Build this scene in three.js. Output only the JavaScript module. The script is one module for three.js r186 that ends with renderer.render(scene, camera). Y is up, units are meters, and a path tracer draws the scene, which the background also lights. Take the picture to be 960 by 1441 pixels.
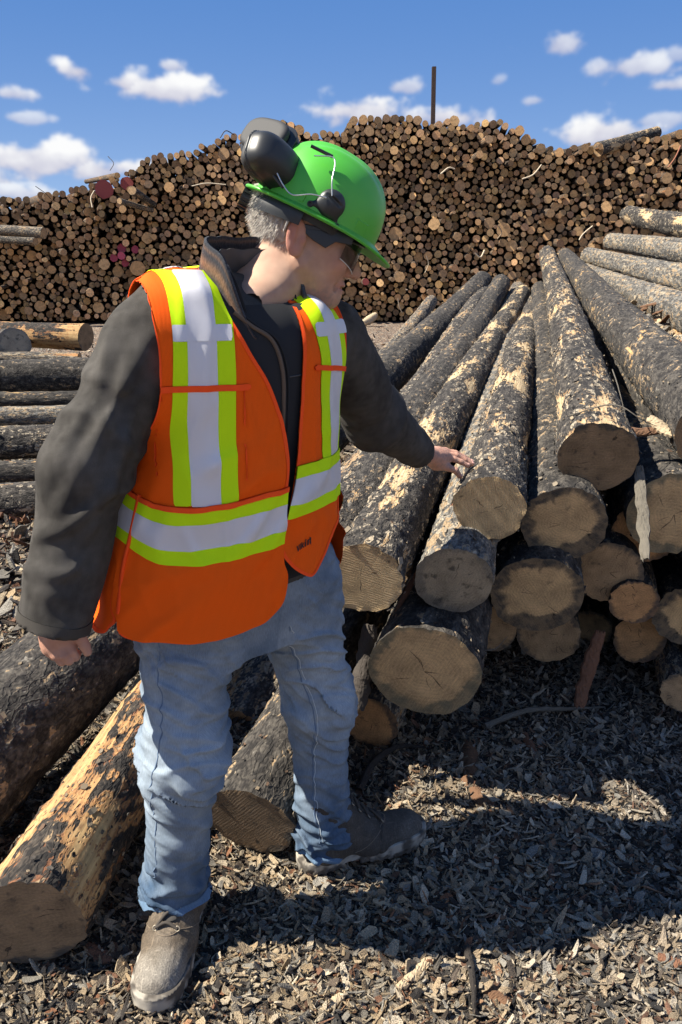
import * as THREE from 'three';
import { mergeGeometries } from 'three/addons/utils/BufferGeometryUtils.js';
import { FontLoader } from 'three/addons/loaders/FontLoader.js';
import { TextGeometry } from 'three/addons/geometries/TextGeometry.js';

// ------------------------------------------------------------------ camera
const EYE = 1.5, PITCH = 17.1 * Math.PI / 180, FOCAL = 1131;
const scene = new THREE.Scene();
const camera = new THREE.PerspectiveCamera(2 * Math.atan(720.5 / FOCAL) * 180 / Math.PI, 682 / 1024, 0.05, 900);
camera.position.set(0, EYE, 0);
camera.rotation.x = -PITCH;

const renderer = new THREE.WebGLRenderer({ antialias: true });
renderer.toneMapping = THREE.LinearToneMapping;
renderer.toneMappingExposure = 2.3;
renderer.shadowMap.enabled = true;

// ------------------------------------------------------------------ sun: high, from the left and a little in front of the man
const SUN_AZ = -7 * Math.PI / 180, SUN_EL = 51 * Math.PI / 180;
const toSun = new THREE.Vector3(-Math.cos(SUN_AZ) * Math.cos(SUN_EL), Math.sin(SUN_EL), -Math.sin(SUN_AZ) * Math.cos(SUN_EL));
const sun = new THREE.DirectionalLight(new THREE.Color(1, 0.93, 0.8), 5);
sun.position.copy(toSun).multiplyScalar(40).add(new THREE.Vector3(0, 0, -8));
sun.target.position.set(0, 0, -8);
sun.castShadow = true;
sun.shadow.mapSize.set(4096, 4096);
Object.assign(sun.shadow.camera, { left: -26, right: 26, top: 26, bottom: -26, near: 1, far: 90 });
scene.add(sun, sun.target);

// ------------------------------------------------------------------ noise and random numbers
function rng(seed) { let s = seed >>> 0; return () => { s = (s + 0x6d2b79f5) | 0; let t = Math.imul(s ^ (s >>> 15), 1 | s); t = (t + Math.imul(t ^ (t >>> 7), 61 | t)) ^ t; return ((t ^ (t >>> 14)) >>> 0) / 4294967296; }; }
const PERM = new Uint8Array(512), GX = new Float32Array(256), GY = new Float32Array(256), GZ = new Float32Array(256);
{
  const r = rng(77), p = [...Array(256).keys()];
  for (let i = 255; i > 0; i--) { const j = Math.floor(r() * (i + 1)); const t = p[i]; p[i] = p[j]; p[j] = t; }
  for (let i = 0; i < 512; i++) PERM[i] = p[i & 255];
  for (let i = 0; i < 256; i++) { const z = r() * 2 - 1, a = r() * 6.2832, s = Math.sqrt(1 - z * z); GX[i] = s * Math.cos(a) * 1.4; GY[i] = s * Math.sin(a) * 1.4; GZ[i] = z * 1.4; }
}
const fade = (t) => t * t * t * (t * (t * 6 - 15) + 10);
function n3(x, y, z) {
  const xf = Math.floor(x), yf = Math.floor(y), zf = Math.floor(z), X = xf & 255, Y0 = yf & 255, Z = zf & 255, fx = x - xf, fy = y - yf, fz = z - zf, gx = fx - 1, gy = fy - 1, gz = fz - 1;
  const u = fx * fx * fx * (fx * (fx * 6 - 15) + 10), v = fy * fy * fy * (fy * (fy * 6 - 15) + 10), w = fz * fz * fz * (fz * (fz * 6 - 15) + 10);
  const A = PERM[X] + Y0, B = PERM[X + 1] + Y0, A0 = PERM[A & 255] + Z, A1 = PERM[(A + 1) & 255] + Z, B0 = PERM[B & 255] + Z, B1 = PERM[(B + 1) & 255] + Z;
  const a = PERM[A0 & 255], b = PERM[B0 & 255], c = PERM[A1 & 255], d = PERM[B1 & 255], e = PERM[(A0 + 1) & 255], f = PERM[(B0 + 1) & 255], g = PERM[(A1 + 1) & 255], h = PERM[(B1 + 1) & 255];
  const na = GX[a] * fx + GY[a] * fy + GZ[a] * fz, nb = GX[b] * gx + GY[b] * fy + GZ[b] * fz, nc = GX[c] * fx + GY[c] * gy + GZ[c] * fz, nd = GX[d] * gx + GY[d] * gy + GZ[d] * fz;
  const ne = GX[e] * fx + GY[e] * fy + GZ[e] * gz, nf = GX[f] * gx + GY[f] * fy + GZ[f] * gz, ng = GX[g] * fx + GY[g] * gy + GZ[g] * gz, nh = GX[h] * gx + GY[h] * gy + GZ[h] * gz;
  const p = na + u * (nb - na), q = nc + u * (nd - nc), r = ne + u * (nf - ne), s = ng + u * (nh - ng), m = p + v * (q - p), n = r + v * (s - r);
  return m + w * (n - m);
}
function fbm3(x, y, z, o) { let s = 0, a = 0.5; for (let i = 0; i < o; i++) { s += a * n3(x, y, z + i * 7.3); x *= 2.03; y *= 2.03; z *= 2.03; a *= 0.5; } return s; }
// 2-D noise that repeats after px, py cells
function n2(x, y, px, py, seed) {
  const xi = Math.floor(x), yi = Math.floor(y), fx = x - xi, fy = y - yi, u = fx * fx * fx * (fx * (fx * 6 - 15) + 10), v = fy * fy * fy * (fy * (fy * 6 - 15) + 10);
  let x0 = xi % px, y0 = yi % py; if (x0 < 0) x0 += px; if (y0 < 0) y0 += py; const x1 = x0 + 1 === px ? 0 : x0 + 1, y1 = y0 + 1 === py ? 0 : y0 + 1;
  const A = PERM[(x0 + seed) & 255], B = PERM[(x1 + seed) & 255], a = PERM[(A + y0) & 255], b = PERM[(B + y0) & 255], c = PERM[(A + y1) & 255], d = PERM[(B + y1) & 255];
  const na = GX[a] * fx + GY[a] * fy, nb = GX[b] * (fx - 1) + GY[b] * fy, nc = GX[c] * fx + GY[c] * (fy - 1), nd = GX[d] * (fx - 1) + GY[d] * (fy - 1), p = na + u * (nb - na);
  return p + v * (nc + u * (nd - nc) - p);
}
function fbm2(x, y, px, py, seed, o) { let s = 0, a = 0.5; for (let i = 0; i < o; i++) { s += a * n2(x, y, px, py, seed + i * 31); x *= 2; y *= 2; px *= 2; py *= 2; a *= 0.5; } return s; }
const clamp = (x, a = 0, b = 1) => Math.min(b, Math.max(a, x)), lerp = (a, b, t) => a + (b - a) * t;
const sstep = (a, b, x) => { const t = clamp((x - a) / (b - a)); return t * t * (3 - 2 * t); };
function worley(x, y, px, py, seed) {       // repeating cells: [distance to the nearest, to the second, a number of the nearest cell]
  const xi = Math.floor(x), yi = Math.floor(y); let a = 9, b = 9, id = 0, nx = 0, ny = 0;
  for (let j = -1; j <= 1; j++) for (let i = -1; i <= 1; i++) {
    const cx = xi + i, cy = yi + j, h = PERM[(PERM[((((cx % px) + px) % px) + seed) & 255] + (((cy % py) + py) % py)) & 255];
    const dx = cx + 0.5 + GX[h] * 0.32 - x, dy = cy + 0.5 + GY[h] * 0.32 - y, d = dx * dx + dy * dy;
    if (d < a) { b = a; a = d; id = h; nx = dx; ny = dy; } else if (d < b) b = d;
  }
  return [Math.sqrt(a), Math.sqrt(b), id, nx, ny];
}
// a point of the place, given how far from the camera's plane it lies and the direction it is seen in (for surveying the photograph)
const SP = Math.sin(PITCH), CP = Math.cos(PITCH);
function deep(px, py, d) { const u = (px - 480) / FOCAL, v = (720.5 - py) / FOCAL; return new THREE.Vector3(u * d, EYE + d * (v * CP - SP), -d * (v * SP + CP)); }
function at(px, py, z) { const v = (720.5 - py) / FOCAL; return deep(px, py, z / (v * SP + CP)); }
const V3 = (x, y, z) => new THREE.Vector3(x, y, z);

// ------------------------------------------------------------------ sky: clear blue with small fair-weather clouds
{
  const W = 3072, H = W / 2, data = new Float32Array(W * H * 4), R = rng(5), clouds = [];
  const spot = (px, py, rx, ry, k = 1) => { const d = deep(px, py, 1).sub(V3(0, EYE, 0)).normalize(); clouds.push([Math.atan2(d.z, d.x), Math.asin(d.y), rx / FOCAL * 0.85, ry / FOCAL * 0.8, k]); };
  spot(112, 101, 42, 17); spot(232, 130, 90, 30); spot(180, 118, 40, 18); spot(240, 93, 22, 11, 0.8); spot(16, 132, 30, 11, 0.8); spot(38, 167, 32, 9, 0.6);
  spot(60, 226, 120, 30); spot(150, 240, 80, 22); spot(20, 272, 60, 14, 0.8); spot(-60, 240, 80, 30);
  spot(570, 123, 34, 14, 0.7); spot(505, 158, 78, 28); spot(625, 165, 70, 17); spot(790, 62, 44, 22, 0.75); spot(885, 96, 66, 22, 0.8); spot(940, 120, 36, 12, 0.8);
  spot(752, 142, 22, 9, 0.6); spot(852, 187, 70, 26); spot(700, 114, 14, 8, 0.45); spot(955, 78, 18, 14, 0.5); spot(930, 170, 60, 16, 0.6);
  for (let i = 0; i < 190; i++) {      // the same kind of clouds all round
    const az = R() * 6.2832 - Math.PI, el = 0.08 + 0.75 * R() * R(), off = Math.abs(((az + Math.PI / 2 + Math.PI) % 6.2832 + 6.2832) % 6.2832 - Math.PI);
    const s = (0.5 + R()) * (0.6 + 1.6 * el);
    if (off < 0.55 && el < 0.42) continue;
    clouds.push([az, el, 0.13 * s, 0.045 * s * (1 + el), 0.6 + 0.5 * R()]);
  }
  const K = 1 / 2.3;
  for (let j = 0; j < H; j++) {
    const el = ((j + 0.5) / H - 0.5) * Math.PI, se = Math.max(0, Math.sin(el)), h = Math.exp(-se * 7.2), z = Math.exp(-se * 1.6);
    const sky = [lerp(lerp(0.05, 0.05, z), 0.5, h), lerp(lerp(0.17, 0.215, z), 0.7, h), lerp(lerp(0.45, 0.66, z), 0.94, h)];
    const near = clouds.filter((c) => Math.abs(el - c[1]) < c[3] * 2.2);
    for (let i = 0; i < W; i++) {
      const az = ((i + 0.5) / W - 0.5) * 2 * Math.PI; let m = 0, lit = 0, n = 9;
      for (const c of near) {
        let da = Math.abs(az - c[0]); if (da > Math.PI) da = 6.2832 - da;
        da *= Math.cos(el);
        if (da > c[2] * 2) continue;
        const dy = (el - c[1]) / c[3], q = 1 - Math.hypot(da / c[2], dy < 0 ? dy * 1.35 : dy * 0.9);
        if (q < -0.75) continue;
        if (n === 9) n = fbm3(Math.cos(az) * Math.cos(el) * 26, Math.sin(el) * 40, Math.sin(az) * Math.cos(el) * 26, 6);
        const d = sstep(-0.02, 0.68, q + n * 1.75) * c[4];
        if (d > m) { m = d; lit = clamp(0.72 + dy * 0.3 + n * 0.5, 0.42, 1); }
      }
      const o = (j * W + i) * 4, cl = [0.98 * lit, 0.985 * lit, 0.3 + 0.69 * lit];
      for (let c = 0; c < 3; c++) data[o + c] = K * lerp(sky[c], Math.min(1, cl[c]), Math.min(1, m));
      data[o + 3] = 1;
    }
  }
  const t = new THREE.DataTexture(data, W, H, THREE.RGBAFormat, THREE.FloatType);
  t.mapping = THREE.EquirectangularReflectionMapping; t.magFilter = t.minFilter = THREE.LinearFilter; t.wrapS = THREE.RepeatWrapping; t.needsUpdate = true;
  scene.background = t; scene.environment = t;
}

// ------------------------------------------------------------------ naming
const names = new Map();
function numbered(name) { const k = names.get(name) ?? 0; names.set(name, k + 1); return k ? name + '_' + String(k).padStart(3, '0') : name; }
function tag(o, label, category, group, kind) {
  if (label) o.userData.label = label;
  if (category) o.userData.category = category;
  if (group) o.userData.group = group;
  if (kind) o.userData.kind = kind;
  return o;
}
function thing(name, position, label, category, group) { const o = new THREE.Group(); o.name = numbered(name); if (position) o.position.copy(position); scene.add(o); return tag(o, label, category, group); }
function part(name, geo, mat, parent, label) { const m = new THREE.Mesh(geo, mat); m.name = name; m.castShadow = m.receiveShadow = true; parent.add(m); if (label) m.userData.label = label; return m; }
function solo(name, geo, mat, label, category, group, kind) { const m = new THREE.Mesh(geo, mat); m.name = numbered(name); m.castShadow = m.receiveShadow = true; scene.add(m); return tag(m, label, category, group, kind); }

// ------------------------------------------------------------------ textures
function tex(W, H, f, srgb, clampEdges) {      // f(x, y) returns [r, g, b] in 0..1, linear when srgb (stored as sRGB), y up
  const d = new Uint8Array(W * H * 4), enc = (c) => (c <= 0.0031308 ? 12.92 * c : 1.055 * Math.pow(c, 1 / 2.4) - 0.055);
  for (let y = 0; y < H; y++) for (let x = 0; x < W; x++) {
    const c = f(x, y), o = (y * W + x) * 4;
    for (let k = 0; k < 3; k++) d[o + k] = 255 * (srgb ? enc(clamp(c[k])) : clamp(c[k])) + 0.5;
    d[o + 3] = 255;
  }
  const t = new THREE.DataTexture(d, W, H, THREE.RGBAFormat);
  if (srgb) t.colorSpace = THREE.SRGBColorSpace;
  t.wrapS = t.wrapT = clampEdges ? THREE.ClampToEdgeWrapping : THREE.RepeatWrapping; t.magFilter = THREE.LinearFilter; t.minFilter = THREE.LinearMipmapLinearFilter; t.generateMipmaps = true; t.needsUpdate = true;
  return t;
}
function gray(W, H, arr, clampEdges) { return tex(W, H, (x, y) => { const v = arr[y * W + x]; return [v, v, v]; }, false, clampEdges); }
const cloth = (o) => new THREE.MeshPhysicalMaterial({ roughness: 1, specularIntensity: 0.25, ...o });
const std = (o) => new THREE.MeshStandardMaterial({ roughness: 0.9, ...o });
const rgb = (r, g, b) => new THREE.Color().setRGB(r, g, b);
// ------------------------------------------------------------------ bark and cut-wood materials
const BW = 704, BH = 1408, BARK_M = 3;       // one bark texture wraps the trunk once and repeats every 3 m along it
function bark(seed, o) {
  const hgt = new Float32Array(BW * BH), col = new Float32Array(BW * BH * 3);
  for (let y = 0; y < BH; y++) for (let x = 0; x < BW; x++) {
    const u = x / BW, v = y / BH;
    const wx = fbm2(u * 12, v * 36, 12, 36, seed, 4) * 1.5, wy = fbm2(u * 12, v * 36, 12, 36, seed + 50, 4) * 1.5;
    const [a, b, id, dx, dy] = worley(u * 22 + wx, v * 40 + wy, 22, 40, seed), [a2, b2, id2, ex, ey] = worley(u * 52 + wx * 1.6, v * 96 + wy * 1.6, 52, 96, seed + 70);
    const idn = id / 255, id3 = id2 / 255, tilt = (GX[id] * dx + GY[id] * dy) * 0.55, tilt2 = (GX[id2] * ex + GY[id2] * ey) * 0.4;
    const fine = fbm2(u * 96, v * 220, 96, 220, seed + 9, 4), mid = fbm2(u * 24, v * 60, 24, 60, seed + 3, 4), big = fbm2(u * 5, v * 6, 5, 6, seed + 17, 5), str = fbm2(u * 64, v * 12, 64, 12, seed + 23, 4);
    const crack = sstep(0.1, 0.0, b - a) * 0.7 + sstep(0.12, 0.0, b2 - a2) * 0.35;
    let h = 0.46 + 0.22 * tilt + 0.16 * tilt2 + 0.16 * (id3 - 0.5) + 0.2 * mid + 0.16 * fine - 0.22 * crack;
    const shade = clamp(0.36 + 1.1 * mid + 1.0 * fine + 0.5 * (id3 - 0.5) + 0.5 * big - 0.25 * crack);
    let c = [lerp(o.dark[0], o.lite[0], shade), lerp(o.dark[1], o.lite[1], shade), lerp(o.dark[2], o.lite[2], shade)];
    // scales that have flaked off and show the layers under them
    const flake = mid * 0.8 + fine * 0.6 + (id3 - 0.5) * 0.55 + (idn - 0.5) * 0.3 + big * 0.7 + o.flake;
    if (flake > 0) { const k = sstep(0, 0.05, flake), f = id3 < 0.7 ? o.fl1 : o.fl2, s = 0.75 + 0.7 * fine + 0.45 * str; c = c.map((q, i) => lerp(q, f[i] * s, k * 0.9)); h += 0.07 * k * (id2 & 1 ? 1 : -1); }
    // bare wood where the bark is gone
    const peel = big * 1.5 + str * 0.25 + mid * 0.55 + o.peel;
    if (peel > 0) {
      const k = sstep(0, 0.05, peel), rim = 1 - sstep(0.02, 0.16, peel), s = 0.82 + 0.75 * str + 0.3 * fine, t = clamp(0.5 + 1.6 * big - 1.2 * mid + 0.8 * str);
      const w = [lerp(o.wood[0], o.wood2[0], t) * s, lerp(o.wood[1], o.wood2[1], t) * s, lerp(o.wood[2], o.wood2[2], t) * s].map((q, i) => lerp(q, [0.16, 0.07, 0.03][i], rim * 0.65));
      const scrap = sstep(0.12, 0.2, fine + mid * 0.7 - 0.04);
      c = c.map((q, i) => lerp(q, lerp(w[i], c[i], scrap * 0.85), k)); h = lerp(h, 0.16 + 0.05 * str + 0.12 * scrap, k);
    }
    const i = y * BW + x; hgt[i] = clamp(h); col[i * 3] = c[0]; col[i * 3 + 1] = c[1]; col[i * 3 + 2] = c[2];
  }
  const map = tex(BW, BH, (x, y) => { const i = (y * BW + x) * 3; return [col[i], col[i + 1], col[i + 2]]; }, true);
  const m = std({ map, bumpMap: gray(BW, BH, hgt), bumpScale: 0.014, roughness: 0.93 });
  return { m, hgt };
}
const CHAR = [0.011, 0.009, 0.008], ASH = [0.135, 0.122, 0.105], TAN = [0.36, 0.25, 0.14], RED = [0.22, 0.09, 0.04], ORANGE = [0.46, 0.225, 0.08], YELLOW = [0.55, 0.37, 0.16], PALE = [0.42, 0.35, 0.25], GREY = [0.19, 0.172, 0.148];
const BARK = {
  charred: bark(11, { dark: CHAR, lite: [0.1, 0.088, 0.073], fl1: GREY, fl2: TAN, flake: -0.36, peel: -0.5, wood: ORANGE, wood2: YELLOW }),
  mixed: bark(42, { dark: CHAR, lite: [0.12, 0.105, 0.088], fl1: TAN, fl2: PALE, flake: -0.26, peel: -0.34, wood: YELLOW, wood2: TAN }),
  peeled: bark(73, { dark: CHAR, lite: [0.1, 0.08, 0.06], fl1: TAN, fl2: RED, flake: -0.16, peel: 0.12, wood: ORANGE, wood2: [0.5, 0.33, 0.15] }),
  patchy: bark(166, { dark: CHAR, lite: [0.115, 0.1, 0.082], fl1: TAN, fl2: PALE, flake: -0.22, peel: -0.16, wood: [0.56, 0.35, 0.14], wood2: [0.54, 0.41, 0.24] }),
  grey: bark(104, { dark: [0.045, 0.041, 0.037], lite: [0.28, 0.265, 0.235], fl1: PALE, fl2: TAN, flake: -0.14, peel: -0.5, wood: YELLOW, wood2: TAN }),
  flaky: bark(135, { dark: [0.03, 0.026, 0.024], lite: [0.2, 0.18, 0.155], fl1: PALE, fl2: TAN, flake: -0.06, peel: -0.34, wood: YELLOW, wood2: ORANGE }),
};
// cut ends: rings, saw marks, a stained rim of sapwood, cracks
function cutEnd(seed, o) {
  const N = 400, hgt = new Float32Array(N * N), r0 = rng(seed), ang = r0() * 3.14, ca = Math.cos(ang), sa = Math.sin(ang), cx = (r0() - 0.5) * 0.16, cy = (r0() - 0.5) * 0.16;
  const cracks = [...Array(o.cracks ?? 3)].map(() => [r0() * 6.2832, 0.25 + 0.65 * r0(), 0.006 + 0.01 * r0()]);
  const map = tex(N, N, (x, y) => {
    const u = (x / N) * 2 - 1, v = (y / N) * 2 - 1, R = Math.hypot(u, v), ox = u - cx * (1 - R), oy = v - cy * (1 - R), r = Math.hypot(ox, oy), th = Math.atan2(oy, ox);
    const wob = fbm3(u * 2.2, v * 2.2, seed, 4), fine = fbm3(u * 30, v * 30, seed + 3, 3);
    const ring = 0.5 + 0.5 * Math.sin((r + wob * 0.05) * o.rings + wob * 3), saw = fbm3((u * ca + v * sa) * 60 + wob * 2, (v * ca - u * sa) * 2.2, seed + 8, 4);
    const sawCut = Math.sin((u * ca + v * sa) * 96 + 3 * fbm3((u * ca + v * sa) * 9, 0.5 * (v * ca - u * sa), seed, 2) + fine * 2.5) * 0.5 * sstep(-0.25, 0.3, wob + 0.6 * saw) + 0.5;
    const heart = o.heart + 0.1 * Math.cos(th - ang * 2) + 0.26 * fbm3(Math.cos(th) * 1.6, Math.sin(th) * 1.6, seed + 5, 4) + 0.14 * wob + 0.1 * fbm3(Math.cos(th) * 9, Math.sin(th) * 9, seed + 15, 3);
    const k = sstep(heart - 0.03, heart + 0.06 + 0.06 * (1 + Math.sin(th * 2 + seed)), R) * (0.75 + 0.25 * sstep(-0.2, 0.3, fbm3(u * 5, v * 5, seed + 33, 3)));
    const tone = 0.9 + 0.1 * (ring - 0.5) + 0.4 * saw + 0.4 * fine + 0.6 * wob, edge = 1 + 0.5 * fine + 0.7 * saw + 0.4 * wob;
    let c = [0, 1, 2].map((i) => lerp(o.wood[i] * tone, o.rim[i] * edge, k));
    const dirt = sstep(0.12, 0.42, fbm3(u * 4, v * 4, seed + 21, 5) + o.dirt);
    c = c.map((q, i) => lerp(q, [0.03, 0.026, 0.022][i], dirt * 0.75));
    let crack = 0;
    for (const [t, l, w] of cracks) { let d = Math.abs(Math.atan2(Math.sin(th - t + wob * 0.5), Math.cos(th - t + wob * 0.5))) * r; if (r < l && r > l - 0.38 && d < w * 0.7 * Math.sin((r - l + 0.38) / 0.38 * 3.14)) crack = 1; }
    if (crack) c = c.map((q) => q * 0.25);
    hgt[y * N + x] = clamp(0.5 + 0.22 * saw + 0.1 * (sawCut - 0.5) * o.saw + 0.22 * fine - 0.4 * crack);
    return c;
  }, true, true);
  return std({ map, bumpMap: gray(N, N, hgt, true), bumpScale: 0.003, roughness: 0.92 });
}
const TANW = [0.58, 0.385, 0.19], BRN = [0.25, 0.165, 0.09], STAIN = [0.07, 0.06, 0.048], GREEN = [0.17, 0.145, 0.09];
const CUT = {
  tanStained: cutEnd(3, { wood: TANW, rim: STAIN, heart: 0.66, rings: 90, saw: 1, dirt: -0.12 }),
  tanWide: cutEnd(14, { wood: TANW, rim: GREEN, heart: 0.78, rings: 80, saw: 1, dirt: -0.2, cracks: 7 }),
  sawn: cutEnd(25, { wood: [0.62, 0.44, 0.23], rim: [0.34, 0.24, 0.125], heart: 0.94, rings: 70, saw: 2.5, dirt: -0.12 }),
  brown: cutEnd(36, { wood: BRN, rim: STAIN, heart: 0.93, rings: 76, saw: 2.2, dirt: -0.05 }),
  pitchy: cutEnd(47, { wood: [0.3, 0.25, 0.175], rim: [0.17, 0.15, 0.12], heart: 0.8, rings: 84, saw: 1, dirt: 0.04 }),
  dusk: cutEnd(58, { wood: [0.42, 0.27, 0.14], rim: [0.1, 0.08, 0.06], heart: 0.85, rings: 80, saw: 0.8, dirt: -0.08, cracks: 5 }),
  orange: cutEnd(69, { wood: [0.55, 0.29, 0.12], rim: [0.1, 0.07, 0.05], heart: 0.82, rings: 60, saw: 0.6, dirt: -0.1, cracks: 5 }),
};
CUT.pitchy.roughness = 0.5; CUT.sawn.bumpScale = 0.007;

function barkHeight(b, u, v) {
  const x = ((u % 1) + 1) % 1 * BW, y = ((v % 1) + 1) % 1 * BH; let s = 0;
  for (let j = -2; j <= 2; j += 2) for (let i = -2; i <= 2; i += 2) s += b.hgt[((Math.floor(y + j) + BH) % BH) * BW + (Math.floor(x + i) + BW) % BW];
  return s / 9;
}
// a trunk from its near end a (radius ra) to its far end b (radius rb); flakes of bark stand off it
const Y = V3(0, 1, 0);
function trunkShape(a, ra, b, rb, seed, kind, o = {}) {
  const R = rng(seed), L = a.distanceTo(b), ax = b.clone().sub(a).normalize(), sx = V3(0, 1, 0).cross(ax).normalize(), sy = ax.clone().cross(sx).normalize();
  const nA = o.around ?? 56, amp = o.amp ?? 0.013, bow = (R() - 0.5) * 0.007 * L, bow2 = (R() - 0.5) * 0.006 * L, v0 = R() * 7 + (o.shift ?? 0), u0 = R(), tilt = o.tilt ?? [(R() - 0.5) * 0.2, (R() - 0.5) * 0.2];
  const S = [0]; let s = 0;
  while (s < L) { const d = Math.max(0.5, a.clone().addScaledVector(ax, s).distanceTo(camera.position)); s += (o.step ?? 1) * clamp(d * 0.0055, 0.009, 0.06); S.push(Math.min(s, L)); }
  const pos = [], uv = [], idx = [], rim = [];
  const point = (s, t) => {
    const k = s / L, th = t * 6.2832, c = Math.cos(th), n = Math.sin(th), b0 = Math.sin(k * 3.1416) * bow, b1 = Math.sin(k * 6.2832) * bow2;
    const lump = 1 + 0.05 * n3(c * 1.3, n * 1.3 + seed, s * 1.3) + 0.025 * n3(c * 3, n * 3 + seed, s * 4), flare = 1 + 0.06 * Math.exp(-s / 0.25);
    const r = lerp(ra, rb, k) * lump * flare + (barkHeight(kind, t + u0, s / BARK_M + v0) - 0.5) * amp * 2;
    const f = Math.exp(-s / 0.08), along = s + f * r * (tilt[0] * c + tilt[1] * n) + (s === 0 ? 0.006 * n3(c * 6, n * 6, seed) : 0);
    return a.clone().addScaledVector(ax, along).addScaledVector(sx, c * r + b0).addScaledVector(sy, n * r + b1);
  };
  for (let i = 0; i < S.length; i++) for (let j = 0; j <= nA; j++) {
    const p = point(S[i], (j % nA) / nA); pos.push(p.x, p.y, p.z); uv.push(j / nA + u0, S[i] / BARK_M + v0);
    if (i === 0 && j < nA) rim.push(p);
    if (i && j) { const q = i * (nA + 1) + j, w = q - nA - 1; idx.push(w - 1, q - 1, w, w, q - 1, q); }
  }
  const g = geo(pos, null, uv, idx); g.computeVertexNormals();
  { const n = g.attributes.normal, w = nA + 1; for (let i = 0; i < S.length; i++) { const p = i * w, q = p + nA; const m = V3(n.getX(p) + n.getX(q), n.getY(p) + n.getY(q), n.getZ(p) + n.getZ(q)).normalize(); n.setXYZ(p, m.x, m.y, m.z); n.setXYZ(q, m.x, m.y, m.z); } }
  // the cut face: rings of points inside the rim
  const N0 = V3(0, 0, 0), c0 = rim.reduce((m, p) => m.add(p), V3(0, 0, 0)).divideScalar(nA); rim.forEach((p, j) => N0.add(p.clone().sub(c0).cross(rim[(j + 1) % nA].clone().sub(c0)))); N0.normalize(); if (N0.dot(ax) > 0) N0.negate();
  const  cp = [], cu = [], ci = [], K = 7, turn = R() * 6.2832;
  for (let k = 0; k <= K; k++) for (let j = 0; j < nA; j++) {
    const f = 1 - k / K, p = c0.clone().lerp(rim[j], f * (k === 0 ? 1 : 0.985)), th = (j / nA) * 6.2832 + turn;
    if (k) p.addScaledVector(N0, -p.clone().sub(c0).dot(N0));
    cp.push(p.x, p.y, p.z); cu.push(0.5 + 0.485 * f * Math.cos(th), 0.5 + 0.485 * f * Math.sin(th));
    if (k) { const q = k * nA + j, q2 = k * nA + (j + 1) % nA; ci.push(q - nA, q, q2 - nA, q2 - nA, q, q2); }
  }
  const e = geo(cp, null, cu, ci); e.computeVertexNormals(); { const n = e.attributes.normal; for (let i = 2 * nA; i < n.count; i++) n.setXYZ(i, N0.x, N0.y, N0.z); for (let i = nA; i < 2 * nA; i++) n.setXYZ(i, N0.x, N0.y, N0.z); }
  return { g, e, point, L, ax, R };
}
function geo(pos, nrm, uv, idx, col) {
  const g = new THREE.BufferGeometry();
  g.setAttribute('position', new THREE.Float32BufferAttribute(pos, 3));
  if (nrm) g.setAttribute('normal', new THREE.Float32BufferAttribute(nrm, 3));
  if (uv) g.setAttribute('uv', new THREE.Float32BufferAttribute(uv, 2));
  if (col) g.setAttribute('color', new THREE.Float32BufferAttribute(col, 3));
  if (idx) g.setIndex(idx);
  return g;
}
const flakeMat = std({ vertexColors: true, roughness: 0.95 });
function flakes(sh, count, reach, R, tones, size = 1) {
  const pos = [], col = [], idx = [];
  for (let i = 0; i < count; i++) {
    const s = Math.pow(R(), 1.5) * Math.min(reach, sh.L) + 0.01, t = R(), p = sh.point(s, t), q = sh.point(s + 0.01, t), w = sh.point(s, t + 0.02), al = q.sub(p).normalize(), ac = w.sub(p).normalize(), up = al.clone().cross(ac).normalize();
    if (up.dot(p.clone().sub(sh.c0(s))) < 0) up.negate();
    const len = (0.0035 + 0.013 * R() * R() * R()) * size, wid = len * (0.4 + 0.5 * R()), curl = 0.2 + 0.5 * R(), a0 = (R() - 0.5) * 1.4, ca = Math.cos(a0), sa = Math.sin(a0), tone = tones[Math.floor(R() * tones.length)], k = 0.6 + 0.7 * R(), lift = 0.002 + 0.006 * R(), tip = (R() - 0.3) * 0.5;
    const base = pos.length / 3;
    for (let m = 0; m < 2; m++) for (let j = 0; j < 3; j++) for (let e = 0; e < 2; e++) {
      const x = (j - 1) * len * (e ? 0.8 + 0.3 * R() : 1), y = (e * 2 - 1) * wid * (j === 1 ? 1.1 : 0.55 + 0.5 * R()), h = lift + curl * len * (j === 1 ? 0 : 0.5) + tip * x + (m ? -0.0018 : 0);
      const v = p.clone().addScaledVector(al, x * ca - y * sa).addScaledVector(ac, x * sa + y * ca).addScaledVector(up, Math.max(h, m ? -0.001 : 0.0005));
      pos.push(v.x, v.y, v.z); col.push(tone[0] * k, tone[1] * k, tone[2] * k);
    }
    const quad = (a, b, c, d) => idx.push(base + a, base + b, base + c, base + b, base + d, base + c);
    quad(0, 1, 2, 3); quad(2, 3, 4, 5); quad(7, 6, 9, 8); quad(9, 8, 11, 10); quad(1, 0, 7, 6); quad(4, 5, 10, 11); quad(0, 2, 6, 8); quad(2, 4, 8, 10); quad(3, 1, 9, 7); quad(5, 3, 11, 9);
  }
  const g = geo(pos, null, null, idx, col).toNonIndexed(); g.computeVertexNormals(); return g;
}
let logSeed = 100;
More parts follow.
